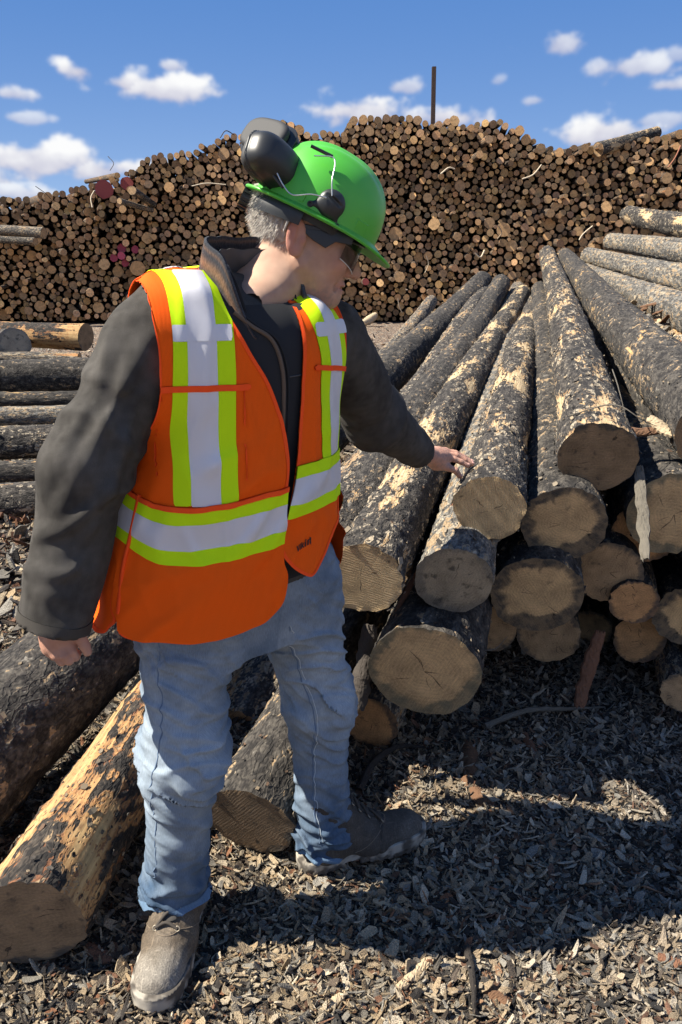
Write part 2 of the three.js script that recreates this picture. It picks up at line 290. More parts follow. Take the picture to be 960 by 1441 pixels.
// near end and far end, each [px, py, radius in px, radius in m]
function log(near, far, kind, cut, label, o = {}) {
  const a = Array.isArray(near) ? deep(near[0], near[1], FOCAL * near[3] / near[2]) : near.clone(), b = Array.isArray(far) ? deep(far[0], far[1], FOCAL * far[3] / far[2]) : far.clone();
  const ra = Array.isArray(near) ? near[3] : o.ra, rb = Array.isArray(far) ? far[3] : o.rb, seed = o.seed ?? ++logSeed;
  const root = thing(o.name ?? 'felled_log', a, label, 'log', o.group);
  const o0 = V3(0, 0, 0), e0 = b.clone().sub(a), sh = trunkShape(a, ra, b, rb, seed, BARK[kind], o), mv = (g) => g.translate(-a.x, -a.y, -a.z);
  sh.c0 = (s) => a.clone().addScaledVector(sh.ax, s);
  part('bark', mv(sh.g), BARK[kind].m, root);
  part('cut_end', mv(sh.e), CUT[cut], root);
  if (!o.plain) {      // the far end, cut square
    const n = 24, far = [...Array(n)].map((_, j) => sh.point(sh.L, j / n)), c = far.reduce((m, p) => m.add(p), V3(0, 0, 0)).divideScalar(n), p = [c.x, c.y, c.z], u = [0.5, 0.5], ix = [];
    far.forEach((q, j) => { p.push(q.x, q.y, q.z); u.push(0.5 + 0.48 * Math.cos(j / n * 6.2832), 0.5 + 0.48 * Math.sin(j / n * 6.2832)); ix.push(0, 1 + (j + 1) % n, 1 + j); });
    const g = geo(p, null, u, ix); g.computeVertexNormals(); part('cut_end', mv(g), CUT.dusk, root);
  }
  if (o.flakes) { const m = part('bark_flake', mv(flakes(sh, o.flakes, o.reach ?? 4, sh.R, o.tones ?? [[0.1, 0.088, 0.072], [0.06, 0.05, 0.042], CHAR, [0.2, 0.165, 0.12], [0.09, 0.055, 0.035], [0.26, 0.2, 0.13], [0.05, 0.043, 0.037]], o.flakeSize ?? 1)), flakeMat, root); m.userData.kind = 'stuff'; }
  return { root, sh, a, b };
}
// ------------------------------------------------------------------ ground: trodden bark mulch near, pale packed dirt farther off
const bumpG = (x, z) => 0.022 * fbm3(x * 1.7, 3.1, z * 1.7, 3) * 2 + 0.012 * n3(x * 6, 9.1, z * 6);
function groundY(x, z) { const d = Math.hypot(x, z); return bumpG(x, z) * clamp(1.4 - d / 60) + (d > 6 ? 0.05 * n3(x * 0.35, 1.7, z * 0.35) : 0); }
{
  const N = 1024, hg = new Float32Array(N * N);
  const layer = (u, v, n, seed, wa) => worley(u * n + wa * fbm2(u * n / 2, v * n / 2, n / 2, n / 2, seed, 2), v * n * 0.7 + wa * fbm2(u * n / 2, v * n / 2, n / 2, n / 2, seed + 5, 2), n, Math.round(n * 0.7), seed);
  const tones = [[0.27, 0.2, 0.13], [0.16, 0.125, 0.09], [0.05, 0.04, 0.033], [0.1, 0.08, 0.06], [0.09, 0.065, 0.045], [0.15, 0.08, 0.045], [0.24, 0.215, 0.175], [0.06, 0.05, 0.045]];
  const map = tex(N, N, (x, y) => {
    const u = x / N, v = y / N, a = layer(u, v, 60, 7, 1.5), b = layer(v, u, 110, 19, 1.2), fine = fbm2(u * 256, v * 256, 256, 256, 3, 3), mid = fbm2(u * 14, v * 14, 14, 14, 8, 4);
    const useA = PERM[a[2]] > 96, w = useA ? a : b, e = sstep(0.03, 0.2, w[1] - w[0]), t = tones[PERM[w[2] + 40] & 7], s = (0.8 + 0.7 * fine + 0.5 * mid) * (0.25 + 0.75 * e);
    hg[y * N + x] = clamp((useA ? 0.5 : 0.25) * e + 0.35 * (PERM[w[2] + 90] / 255) * e + 0.2 * fine + 0.1);
    return t.map((q) => q * s);
  }, true);
  const mulch = std({ map, bumpMap: gray(N, N, hg), bumpScale: 0.012, vertexColors: true, roughness: 0.96 });
  // one sheet, fine near the camera and coarser towards the horizon
  const ring = (a, b, n, p) => [...Array(n)].map((_, i) => a + (b - a) * Math.pow(i / (n - 1), p));
  const zs = [-60, -20, -6, -2, -0.6, ...ring(0.6, 3.4, 150, 1), ...ring(3.42, 12, 110, 1.3), ...ring(12.3, 60, 60, 1.6), 100, 200, 400, 800].map((z) => -z).sort((p, q) => p - q);
  const half = [...ring(0, 1.6, 90, 1), ...ring(1.64, 8, 70, 1.4), ...ring(8.3, 60, 50, 1.7), 100, 200, 400, 800], xs = [...half.slice(1).map((x) => -x).reverse(), ...half];
  const pos = [], uv = [], col = [], idx = [], nx = xs.length;
  for (let i = 0; i < zs.length; i++) for (let j = 0; j < nx; j++) {
    const x = xs[j], z = zs[i], d = Math.hypot(x, z);
    pos.push(x, groundY(x, z), z); uv.push(x / 1.3, -z / 1.3);
    const q = 1.2 * n3(x * 0.6, 2, z * 0.6), far = Math.max(sstep(8.5, 12.5, -z + q), sstep(-0.7, 0.4, z + 0.2 * q), sstep(3.2, 5, -x + 0.4 * q) * sstep(-3, -1, z)), m = 0.9 + 0.5 * fbm3(x * 2.2, 5, z * 2.2, 4), g = m * lerp(1, 2.4, far);
    col.push(g, g * lerp(1, 0.97, far), g * lerp(1, 0.97, far));
    if (i && j) { const q = i * nx + j; idx.push(q - nx - 1, q - 1, q - nx, q - nx, q - 1, q); }
  }
  const g = geo(pos, null, uv, idx, col); g.computeVertexNormals();
  solo('ground', g, mulch, 'ground of trodden bark mulch and packed pale dirt', 'ground', null, 'structure');
}
// loose chips of bark lying on it
function chipShape(seed, long) {
  const R = rng(seed), n = 7, top = [], p = [], idx = [];
  for (let i = 0; i < n; i++) { const a = i / n * 6.2832 + (R() - 0.5) * 0.5, r = 0.7 + 0.5 * R(); top.push([Math.cos(a) * r, Math.sin(a) * r * long]); }
  const cup = 0.25 + 0.35 * R(), bend = (R() - 0.5) * 0.6;
  for (let m = 0; m < 2; m++) { p.push(0, m ? -0.09 : 0.06, 0); for (const [x, z] of top) p.push(x, cup * (x * x) * 0.5 + bend * z * z * 0.4 + (m ? -0.1 : 0.04) + 0.12 * (R() - 0.5), z); }
  for (let i = 0; i < n; i++) { const a = 1 + i, b = 1 + (i + 1) % n, q = n + 1; idx.push(0, b, a, q, q + a, q + b, a, b, q + a, b, q + b, q + a); }
  const g = geo(p, null, p.filter((_, i) => i % 3 !== 1).map((q) => q * 0.5 + seed * 0.37), idx).toNonIndexed(); g.computeVertexNormals(); return g;
}
{
  const R = rng(900), shapes = [chipShape(1, 0.6), chipShape(2, 0.4), chipShape(3, 0.85), chipShape(4, 0.22), chipShape(5, 0.5), chipShape(6, 0.13)];
  const GN = 256, gh = new Float32Array(GN * GN), grain = tex(GN, GN, (x, y) => { const u = x / GN, v = y / GN, s = fbm2(u * 32, v * 6, 32, 6, 4, 4), f = fbm2(u * 16, v * 16, 16, 16, 9, 4), w = worley(u * 12, v * 9, 12, 9, 5); gh[y * GN + x] = clamp(0.5 + 0.5 * s + 0.5 * f); const q = clamp(0.78 + 0.6 * s + 0.75 * f - 0.3 * sstep(0.12, 0, w[1] - w[0])); return [q, q, q]; }, true);
  const mat = std({ roughness: 0.95, map: grain, bumpMap: gray(GN, GN, gh), bumpScale: 0.003 });
  const families = [
    ['tan_bark_chips', 'loose tan and straw coloured bark chips strewn over the ground', [[0.4, 0.31, 0.2], [0.33, 0.25, 0.16], [0.46, 0.385, 0.28], [0.37, 0.27, 0.16], [0.5, 0.41, 0.29]], 95000],
    ['grey_bark_chips', 'loose grey weathered bark chips strewn over the ground', [[0.27, 0.245, 0.205], [0.2, 0.18, 0.15], [0.33, 0.3, 0.25], [0.155, 0.135, 0.11]], 52000],
    ['dark_bark_chips', 'loose black and dark brown bark chips strewn over the ground', [[0.04, 0.033, 0.028], [0.075, 0.055, 0.04], [0.025, 0.022, 0.02], [0.1, 0.075, 0.055]], 80000],
    ['reddish_bark_chips', 'loose reddish brown bark slivers strewn over the ground', [[0.22, 0.1, 0.05], [0.28, 0.15, 0.075], [0.17, 0.085, 0.05]], 16000],
  ];
  const M = new THREE.Matrix4(), q = new THREE.Quaternion(), e = new THREE.Euler(), P = V3(0, 0, 0), Sc = V3(0, 0, 0), C = new THREE.Color();
  for (const [name, label, tones, n] of families) {
    const root = thing(name, null, label, 'bark chips'); root.userData.kind = 'stuff';
    const lists = shapes.map(() => []);
    for (let i = 0; i < n; i++) {
      const t = R(), z = -(1.02 + 2.3 * Math.pow(t, 1.25)), x = (R() * 2 - 1) * (0.62 + 0.5 * -z) + 0.1;
      let keep = 0.5 + 0.9 * fbm3(x * 1.6, 4 + tones.length * 3.3, z * 1.6, 3);
      if (name.startsWith('tan')) keep += x > -0.25 ? 0.3 : 0; if (name.startsWith('dark')) keep += x < -0.2 ? 0.25 : -0.15;
      if (R() > keep) continue;
      lists[Math.floor(R() * shapes.length)].push([x, z, 0.003 + 0.015 * Math.pow(R(), 3.6)]);
    }
    if (!name.startsWith('dark')) for (let i = 0; i < (name.startsWith('tan') ? 3600 : 900); i++) { const z = -(1.05 + 2.2 * R()), x = (R() * 2 - 1) * (0.62 + 0.5 * -z) + 0.2; if (x < -0.3 && R() < 0.6) continue; lists[Math.floor(R() * shapes.length)].push([x, z, 0.01 + 0.017 * R() * R()]); }
    for (let i = 0; i < 9000; i++) { const z = -(3.2 + 17 * R() * R()), x = (R() * 2 - 1) * (0.8 + 0.5 * -z); lists[Math.floor(R() * shapes.length)].push([x, z, 0.012 + 0.05 * Math.pow(R(), 3)]); }
    shapes.forEach((s, k) => {
      const L = lists[k], im = new THREE.InstancedMesh(s, mat, L.length); im.name = 'chip'; im.userData.kind = 'stuff'; im.castShadow = im.receiveShadow = true;
      L.forEach(([x, z, r], i) => {
        e.set((R() - 0.5) * 1.8, R() * 6.28, (R() - 0.5) * 1.8); q.setFromEuler(e);
        P.set(x, groundY(x, z) + r * (0.15 + 0.5 * R()), z); const long = 1 + 1.3 * R() * R(); Sc.set(r * long, r * (0.7 + 0.8 * R()), r * (0.6 + 0.5 * R()));
        im.setMatrixAt(i, M.compose(P, q, Sc));
        const t = tones[Math.floor(R() * tones.length)], b = 0.65 + 0.7 * R(), gy = clamp(x * 0.3); const m = (t[0] + t[1] + t[2]) / 3;
        im.setColorAt(i, C.setRGB(lerp(t[0], m, gy) * b, lerp(t[1], m, gy) * b, lerp(t[2], m, gy) * b));
      });
      root.add(im);
    });
  }
}
// ------------------------------------------------------------------ the tall stack of cut logs in the distance
const PZ = 22;
{
  const edge = [[-420, 300], [-200, 290], [-60, 284], [0, 279], [30, 275], [60, 270], [90, 264], [130, 258], [150, 246], [190, 238], [200, 220], [225, 212], [260, 208], [300, 204], [308, 186], [345, 182], [362, 168], [400, 164], [430, 176], [460, 182], [484, 180], [497, 156], [530, 158], [560, 154], [585, 162], [610, 166], [640, 160], [656, 172], [685, 164], [710, 168], [735, 175], [755, 190], [775, 200], [800, 208], [815, 200], [850, 200], [870, 204], [900, 194], [930, 186], [960, 184], [1100, 176], [1400, 190]];
  const top = edge.map(([x, y]) => at(x, y, PZ)).map((p) => [p.x, p.y]);
  const roof = (x) => { for (let i = 1; i < top.length; i++) if (x < top[i][0]) { const t = (x - top[i - 1][0]) / (top[i][0] - top[i - 1][0]); return lerp(top[i - 1][1], top[i][1], t); } return top[top.length - 1][1]; };
  const R = rng(31), placed = [], cell = 0.5, grid = new Map(), key = (i, j) => i * 1000 + j;
  const put = (x, y, r, force) => {
    const ci = Math.floor(x / cell), cj = Math.floor(y / cell);
    if (!force) for (let i = -2; i <= 2; i++) for (let j = -2; j <= 2; j++) for (const p of grid.get(key(ci + i, cj + j)) ?? []) if (Math.hypot(p.x - x, p.y - y) < (p.r + r) * 0.91) return null;
    const p = { x, y, r }; placed.push(p); const k = key(ci, cj); if (!grid.has(k)) grid.set(k, []); grid.get(k).push(p); return p;
  };
  const X0 = -13.5, X1 = 14.5;
  // painted ends, the log lying across and others that can be told apart come first
  const special = [[145, 266, 0.23, 'red', 'large log end sprayed red near the top left of the stack'], [176, 257, 0.165, 'red', 'smaller red sprayed log end right of the large red one'],
    [167, 349, 0.12, 'pink', 'upper left of the pink sprayed log ends low on the stack'], [157, 363, 0.1, 'pink', 'lower left of the pink sprayed log ends low on the stack'], [171, 360, 0.1, 'pink', 'middle pink sprayed log end of the cluster low on the stack'], [172, 370, 0.1, 'pink', 'lowest of the pink sprayed log ends on the stack'], [186, 351, 0.1, 'pink', 'dull pink sprayed log end at the right of its cluster'],
    [514, 396, 0.09, 'red', 'small red sprayed log end just right of the man\'s nose']].map(([px, py, r, c, l]) => { const q = at(px, py, PZ); return Object.assign(put(q.x, q.y, r, true), { paint: c, label: l }); });
  // logs along the skyline sit on the outline
  for (let x = X0; x < X1;) { const r = 0.075 + 0.09 * R() * R(); if (put(x, roof(x) + 0.16 * n3(x * 1.9, 4, 2) - r * (0.5 + 0.9 * R()), r)) x += r * 1.6; else x += 0.06; }
  const fill = (r0, r1, tries) => { for (let i = 0; i < tries; i++) { const x = lerp(X0, X1, R()), r = lerp(r0, r1, R()), y = 0.05 + r + R() * 7.5; if (y + r * 0.8 < roof(x) + 0.16 * n3(x * 1.9, 4, 2)) put(x, y, r); } };
  fill(0.17, 0.22, 22); fill(0.12, 0.155, 260); fill(0.088, 0.112, 4200); fill(0.068, 0.088, 24000); fill(0.052, 0.068, 90000); fill(0.04, 0.052, 100000);
  const ends = (wood, rim, heart, seed) => cutEnd(seed, { wood, rim, heart, rings: 40, saw: 0.6, dirt: -0.16, cracks: 2 });
  const endMats = [ends([0.62, 0.36, 0.16], [0.45, 0.255, 0.115], 0.88, 201), ends([0.46, 0.28, 0.14], [0.26, 0.16, 0.085], 0.82, 202), ends([0.7, 0.43, 0.2], [0.52, 0.31, 0.145], 0.9, 203)];
  endMats.forEach((m) => { m.bumpScale = 0.004; });
  const paint = { red: std({ color: rgb(0.33, 0.07, 0.06), roughness: 0.85 }), pink: std({ color: rgb(0.5, 0.085, 0.13), roughness: 0.85 }) };
  const barkMat = std({ map: BARK.flaky.m.map, roughness: 0.95, color: rgb(0.55, 0.45, 0.37) });
  // unit log: radius 1, from z = 0 (the cut end) back to z = -1
  const shape = (seed, n) => {
    const q = rng(seed), rr = [...Array(n)].map(() => 0.93 + 0.14 * q()), p = [], u = [], ix = [], ep = [0, 0, 0.0], eu = [0.5, 0.5], ei = [];
    for (let i = 0; i < 2; i++) for (let j = 0; j <= n; j++) { const a = j / n * 6.2832, r = rr[j % n] * (i ? 0.88 : 1); p.push(Math.cos(a) * r, Math.sin(a) * r, -i); u.push(j / n, i * 1.6 + seed * 0.37); if (i && j) { const k = n + 1 + j; ix.push(k - n - 2, k - 1, k - n - 1, k - n - 1, k - 1, k); } }
    for (let j = 0; j < n; j++) { const a = j / n * 6.2832; ep.push(Math.cos(a) * rr[j], Math.sin(a) * rr[j], 0); eu.push(0.5 + 0.485 * Math.cos(a + seed), 0.5 + 0.485 * Math.sin(a + seed)); ei.push(0, 1 + j, 1 + (j + 1) % n); }
    const b = geo(p, null, u, ix); b.computeVertexNormals(); const e = geo(ep, null, eu, ei); e.computeVertexNormals(); return [b, e];
  };
  const shapes = [...Array(6)].map((_, i) => shape(i + 1, 14)), small = [...Array(3)].map((_, i) => shape(i + 11, 10));
  placed.sort((a, b) => b.r - a.r || a.x - b.x);
  const inView = (p) => Math.abs(p.x) < 10.4, M = new THREE.Matrix4(), q = new THREE.Quaternion(), E = new THREE.Euler(), P = V3(0, 0, 0), S = V3(0, 0, 0), C = new THREE.Color();
  const pose = (p) => {
    const left = sstep(-2.5, -7, p.x), lean = 0.1 * p.y;
    p.z = -PZ - lean + 0.28 * (R() - 0.5) + (R() < 0.16 ? 0.5 * R() : 0) + 0.35 * n3(p.x * 0.5, p.y * 0.5, 3);
    p.yaw = (R() - 0.5) * 0.3 + left * (0.2 + 0.25 * R()) + (R() < 0.05 ? (R() - 0.5) * 0.5 : 0); p.pitch = (R() - 0.5) * 0.2 + (R() < 0.05 ? -0.25 * R() : 0); p.roll = R() * 6.28; p.tone = 0.45 + 0.95 * R(); p.len = 5 + R(); p.k = Math.floor(R() * 6);
  };
  placed.forEach(pose);
  const deeper = placed.filter((p) => p.r > 0.075).map((p) => { const q = { x: p.x + 0.11, y: p.y - 0.09, r: p.r * 1.12 }; pose(q); q.z -= 1.1; q.yaw = (q.yaw) * 0.3; q.pitch = 0; return q; });
  const deepest = placed.filter((p) => p.r > 0.09).map((p) => { const q = { x: p.x - 0.07, y: p.y - 0.12, r: p.r * 1.4 }; pose(q); q.z -= 2.1; q.yaw = 0; q.pitch = 0; return q; });
  let count = 0; const rest = [], LOTS = 225;
  for (const p of placed) {
    if (!(p.paint || (inView(p) && count < LOTS))) { rest.push(p); continue; }
    count++;
    const t = thing('stacked_log', V3(p.x, p.y, p.z), p.label ?? 'one of the thicker cut logs end on in the tall stack behind the man', 'log', p.paint ? undefined : 'thicker logs of the tall stack');
    t.rotation.set(p.pitch, p.yaw, 0); t.scale.set(p.r, p.r, p.len);
    part('bark', shapes[p.k][0], barkMat, t); part('cut_end', shapes[p.k][1], p.paint ? paint[p.paint] : endMats[p.k % 3], t);
    if (p.paint) t.children[1].userData.label = p.paint + ' sprayed cut end';
  }
  rest.push(...deeper, ...deepest);
  const root = thing('smaller_stacked_logs', null, 'the many thinner logs end on that fill the tall stack behind the man', 'logs'); root.userData.kind = 'stuff';
  for (let k = 0; k < 3; k++) {
    const L = rest.filter((p) => p.k % 3 === k), b = new THREE.InstancedMesh(small[k][0], barkMat, L.length), e = new THREE.InstancedMesh(small[k][1], endMats[k], L.length);
    b.name = 'bark'; e.name = 'cut_end'; b.userData.kind = e.userData.kind = 'stuff'; b.castShadow = b.receiveShadow = e.castShadow = e.receiveShadow = true;
    L.forEach((p, i) => {
      E.set(p.pitch, p.yaw, p.roll, 'XYZ'); M.compose(P.set(p.x, p.y, p.z), q.setFromEuler(E), S.set(p.r, p.r, p.len));
      b.setMatrixAt(i, M); e.setMatrixAt(i, M); const v = p.tone; b.setColorAt(i, C.setRGB(v, v, v)); e.setColorAt(i, C.setRGB(v, v * (0.94 + 0.1 * (p.roll % 1)), v * (0.88 + 0.2 * (p.len % 1))));
    });
    root.add(b, e);
  }
  // logs that lie across the face of the stack
  const across = (name, a, b, r, label, kind = 'flaky') => log(a, b, kind, 'dusk', label, { name, ra: r, rb: r * 0.85, around: 16, step: 2.2, amp: 0.006, plain: false });
  across('crosswise_log', at(62, 328, 20.6), at(-90, 318, 21.4), 0.13, 'dark log lying sideways across the left of the tall stack');
  across('crosswise_log', at(50, 340, 20.5), at(-90, 332, 21.3), 0.09, 'thin pale log lying sideways below the dark crosswise log', 'mixed');
  across('crosswise_log', at(186, 268, 20.6), at(216, 288, 21.9), 0.1, 'log slanting down right of the large red end', 'mixed');
  across('crosswise_log', at(168, 283, 20.6), at(214, 296, 21.8), 0.07, 'thin log slanting below the red ends', 'flaky');
  across('crosswise_log', at(842, 210, 22.2), at(925, 186, 23.2), 0.17, 'log lying slantwise on the ridge at the right', 'patchy');
  // steel pole standing behind the ridge
  const s = new THREE.Shape(); const w = 0.055, tk = 0.014;
  s.moveTo(-w, -w); s.lineTo(w, -w); s.lineTo(w, -w + tk); s.lineTo(tk / 2, -w + tk); s.lineTo(tk / 2, w - tk); s.lineTo(w, w - tk); s.lineTo(w, w); s.lineTo(-w, w); s.lineTo(-w, w - tk); s.lineTo(-tk / 2, w - tk); s.lineTo(-tk / 2, -w + tk); s.lineTo(-w, -w + tk); s.closePath();
  const foot = at(620, 440, 24.6), head = at(615, 94, 24.6), g = new THREE.ExtrudeGeometry(s, { depth: head.y, bevelEnabled: false }); g.rotateX(-Math.PI / 2); g.rotateY(0.05);
  const pole = solo('steel_pole', g, std({ color: rgb(0.1, 0.06, 0.04), roughness: 0.85, bumpMap: BARK.grey.m.bumpMap, bumpScale: 0.003 }), 'rusty steel pole rising above the ridge of the tall stack', 'pole');
  pole.position.set(head.x, 0, -24.6); pole.rotation.z = 0.012;
  // broken twigs and splinters sticking out of it
  const tw = std({ color: rgb(0.34, 0.26, 0.18) }), pale = std({ color: rgb(0.6, 0.5, 0.36) }), dark = std({ color: rgb(0.06, 0.045, 0.035) });
  const twig = (pts, r, m, label) => solo('twig', new THREE.TubeGeometry(new THREE.CatmullRomCurve3(pts), 14, r * 0.62, 5), m, label, 'twig');
  const T = [[[[130, 292], [128, 278], [133, 268]], 0.022, pale, 'pale bent twig hanging by the large red end'], [[[155, 232], [160, 222], [152, 212]], 0.014, dark, 'dark twig sticking up on the left part of the ridge'], [[[50, 254], [64, 264], [72, 272]], 0.014, dark, 'thin dark twig at the left end of the ridge'], [[[310, 186], [318, 176], [330, 182]], 0.02, dark, 'dark twig on the ridge above the left shoulder'],
    [[[735, 252], [750, 246], [762, 232]], 0.028, pale, 'pale curved twig on the stack right of the pole'], [[[815, 338], [820, 330], [834, 318]], 0.026, pale, 'pale crooked splinter near the tips of the right logs'], [[[668, 356], [676, 362], [682, 352]], 0.03, pale, 'pale splinter low on the stack above the log tips'], [[[505, 318], [512, 322], [522, 312]], 0.02, pale, 'pale splinter beside the hard hat rim'], [[[600, 360], [603, 372], [598, 384]], 0.018, pale, 'thin pale splinter low on the stack'], [[[940, 236], [950, 222], [958, 205]], 0.03, std({ color: rgb(0.3, 0.12, 0.07) }), 'reddish twig at the right edge of the stack'], [[[702, 318], [706, 328], [700, 336]], 0.024, tw, 'crooked twig in the middle of the stack'], [[[620, 245], [632, 236], [640, 238]], 0.03, pale, 'short pale splinter high on the stack'], [[[270, 262], [290, 258], [318, 260]], 0.022, pale, 'long pale splinter lying across the left of the stack'], [[[560, 420], [562, 432], [566, 440]], 0.02, pale, 'thin splinter at the foot of the stack']];
  for (const [pts, r, m, l] of T) twig(pts.map(([x, y], i) => { const z = PZ - 0.45 + 0.1 * i + 0.1 * clamp((455 - y) / 45, 0, 6); return at(x, y + (r < 0.021 && y < 275 ? 8 : 0), z - 0.3); }), r, m, l);
}
// ------------------------------------------------------------------ long logs of the low stack in front
const D = Math.PI / 180;
const LG = {};
LG.A = log([841, 643, 53, 0.1125], [770, 357, 11, 0.088], 'patchy', 'brown', 'topmost log of the near stack with pale peeled patches along its back', { tilt: [-0.1, -0.2], flakes: 420, reach: 3.5, shift: 0.4 });
LG.B = log([1015, 608, 60, 0.127], [794, 360, 11, 0.088], 'charred', 'brown', 'long dark log beside the topmost one, running out at the right edge', { tilt: [-0.08, -0.16], flakes: 300, reach: 4 });
LG.E = log([794, 738, 57, 0.121], [760, 408, 12, 0.09], 'charred', 'tanStained', 'log with black ringed end under the topmost log', { tilt: [-0.1, -0.2], flakes: 220, reach: 3 });
LG.F = log([689, 716, 48, 0.0945], [753, 428, 14, 0.1], 'patchy', 'sawn', 'log with straw coloured end that the man\'s fingers touch', { tilt: [-0.08, -0.17], flakes: 420, reach: 3 });
LG.G = log([638, 818, 52, 0.1], [722, 445, 14, 0.09], 'grey', 'pitchy', 'barkless grey log with pitch streaked end below the hand', { tilt: [-0.1, -0.2], flakes: 80, reach: 2 });
LG.H = log([510, 815, 54, 0.1], [736, 412, 12, 0.09], 'patchy', 'sawn', 'log with coarse saw marks on its end right of the jeans', { flakes: 420, reach: 4, tilt: [-0.14, -0.1] });
LG.K = log([597, 946, 76, 0.148], [722, 560, 26, 0.12], 'charred', 'tanWide', 'thickest log at the bottom with a wide tan end and greenish rim', { flakes: 160, reach: 1.5, tilt: [-0.08, -0.2] });
LG.M = log([755, 838, 62, 0.134], [766, 500, 25, 0.12], 'charred', 'tanStained', 'low log with tan heart and broad black rim in mid stack', { tilt: [-0.1, -0.2], flakes: 120, reach: 1 });
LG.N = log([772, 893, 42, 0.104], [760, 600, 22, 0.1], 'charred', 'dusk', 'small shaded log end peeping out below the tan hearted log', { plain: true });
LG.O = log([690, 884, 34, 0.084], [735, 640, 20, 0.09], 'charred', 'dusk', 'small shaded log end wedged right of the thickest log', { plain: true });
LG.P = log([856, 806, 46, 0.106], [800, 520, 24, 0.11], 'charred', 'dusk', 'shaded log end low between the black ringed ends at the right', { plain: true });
LG.Q = log([909, 748, 42, 0.0966], [838, 500, 22, 0.1], 'charred', 'orange', 'orange hearted log end half hidden behind the split log', { plain: true });
LG.R = log([893, 848, 33, 0.076], [845, 600, 20, 0.08], 'charred', 'orange', 'small cracked log end right of the shaded low end', { plain: true });
LG.S = log([900, 900, 34, 0.0857], [850, 640, 20, 0.09], 'charred', 'orange', 'dim orange log end near the ground at the right', { plain: true });
LG.D = log([948, 724, 60, 0.13], [795, 448, 15, 0.105], 'charred', 'tanWide', 'log with brown end and a split strip along it at the right edge', { flakes: 160, reach: 1.5, tilt: [-0.06, -0.18] });
LG.U = log([966, 868, 42, 0.1], [880, 640, 22, 0.1], 'charred', 'tanStained', 'log end with black rim cut by the right edge', { plain: true });
LG.V = log([960, 975, 28, 0.0656], [905, 760, 18, 0.07], 'flaky', 'dusk', 'small pale log end on the ground at the right edge', { plain: true });
LG.W = log([522, 1018, 38, 0.0873], [640, 760, 24, 0.08], 'flaky', 'orange', 'low brown log end under the left side of the thickest log', { plain: true });
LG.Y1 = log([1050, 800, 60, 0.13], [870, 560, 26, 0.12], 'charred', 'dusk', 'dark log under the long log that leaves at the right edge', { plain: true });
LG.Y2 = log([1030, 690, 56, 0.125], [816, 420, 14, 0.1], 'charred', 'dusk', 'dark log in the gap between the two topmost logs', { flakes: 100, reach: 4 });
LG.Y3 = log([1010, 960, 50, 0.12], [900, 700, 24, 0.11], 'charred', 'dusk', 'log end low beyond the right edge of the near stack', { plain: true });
// left slope of the stack
LG.I2 = log([420, 855, 52, 0.105], [705, 399, 13, 0.097], 'charred', 'brown', 'log that passes behind the man just left of the sawn end', { flakes: 260, reach: 4.5 });
LG.I1 = log([425, 800, 46, 0.098], [688, 405, 11, 0.085], 'mixed', 'brown', 'log running behind the outstretched arm, third from the left', { flakes: 220, reach: 5 });
LG.I3 = log([540, 800, 40, 0.092], [729, 406, 10, 0.08], 'flaky', 'brown', 'thinner log tucked left of the log with coarse saw marks', { flakes: 160, reach: 5 });
LG.L1 = log([-130, 1158, 98, 0.17], [679, 396, 14, 0.105], 'charred', 'brown', 'long dark log leaving at the left edge behind the man\'s hand', { flakes: 420, reach: 7 });
LG.L0 = log([430, 640, 22, 0.1], [607, 424, 9, 0.075], 'flaky', 'brown', 'short visible log tip at the far left of the near stack', { flakes: 60, reach: 5 });
LG.L2 = log([35, 1302, 80, 0.123], [470, 596, 19, 0.1], 'peeled', 'brown', 'peeled orange log with its dark sawn end at the bottom left corner', { flakes: 320, reach: 2, tilt: [-0.3, -0.1], shift: 0.1 });
LG.J = log([350, 1156, 64, 0.117], [690, 540, 22, 0.1], 'charred', 'brown', 'log whose dark end shows between the man\'s legs', { flakes: 260, reach: 2, tilt: [-0.05, -0.12] });
LG.J2 = log([330, 1040, 50, 0.125], [560, 640, 24, 0.1], 'flaky', 'dusk', 'shaded log deep between the man\'s legs', { flakes: 80, reach: 2 });
// logs at the right that reach out of the frame
LG.C1 = log([1250, 575, 64, 0.14], [822, 380, 10, 0.075], 'grey', 'brown', 'grey log whose thin tip lies lowest at the right', { flakes: 200, reach: 9, tones: [PALE, TAN, GREY] });
LG.C2 = log([1400, 500, 50, 0.14], [828, 360, 11.5, 0.088], 'grey', 'brown', 'smooth grey log, second from the bottom at the right', { flakes: 120, reach: 9, tones: [PALE, GREY] });
LG.C3 = log([1400, 420, 46, 0.14], [860, 340, 11.5, 0.09], 'grey', 'brown', 'grey log with pale scabs, third from the bottom at the right', { flakes: 260, reach: 9, tones: [PALE, TAN] });
LG.C4 = log([1400, 400, 50, 0.16], [884, 302, 12, 0.1], 'patchy', 'brown', 'pale tan log, uppermost of those at the right', { flakes: 260, reach: 9, tones: [PALE, TAN] });
LG.C5 = log([1100, 590, 48, 0.13], [872, 408, 14, 0.09], 'flaky', 'brown', 'log under shreds of pale bark at the right edge', { flakes: 700, reach: 5, tones: [PALE, TAN, YELLOW, RED], flakeSize: 1.6 });
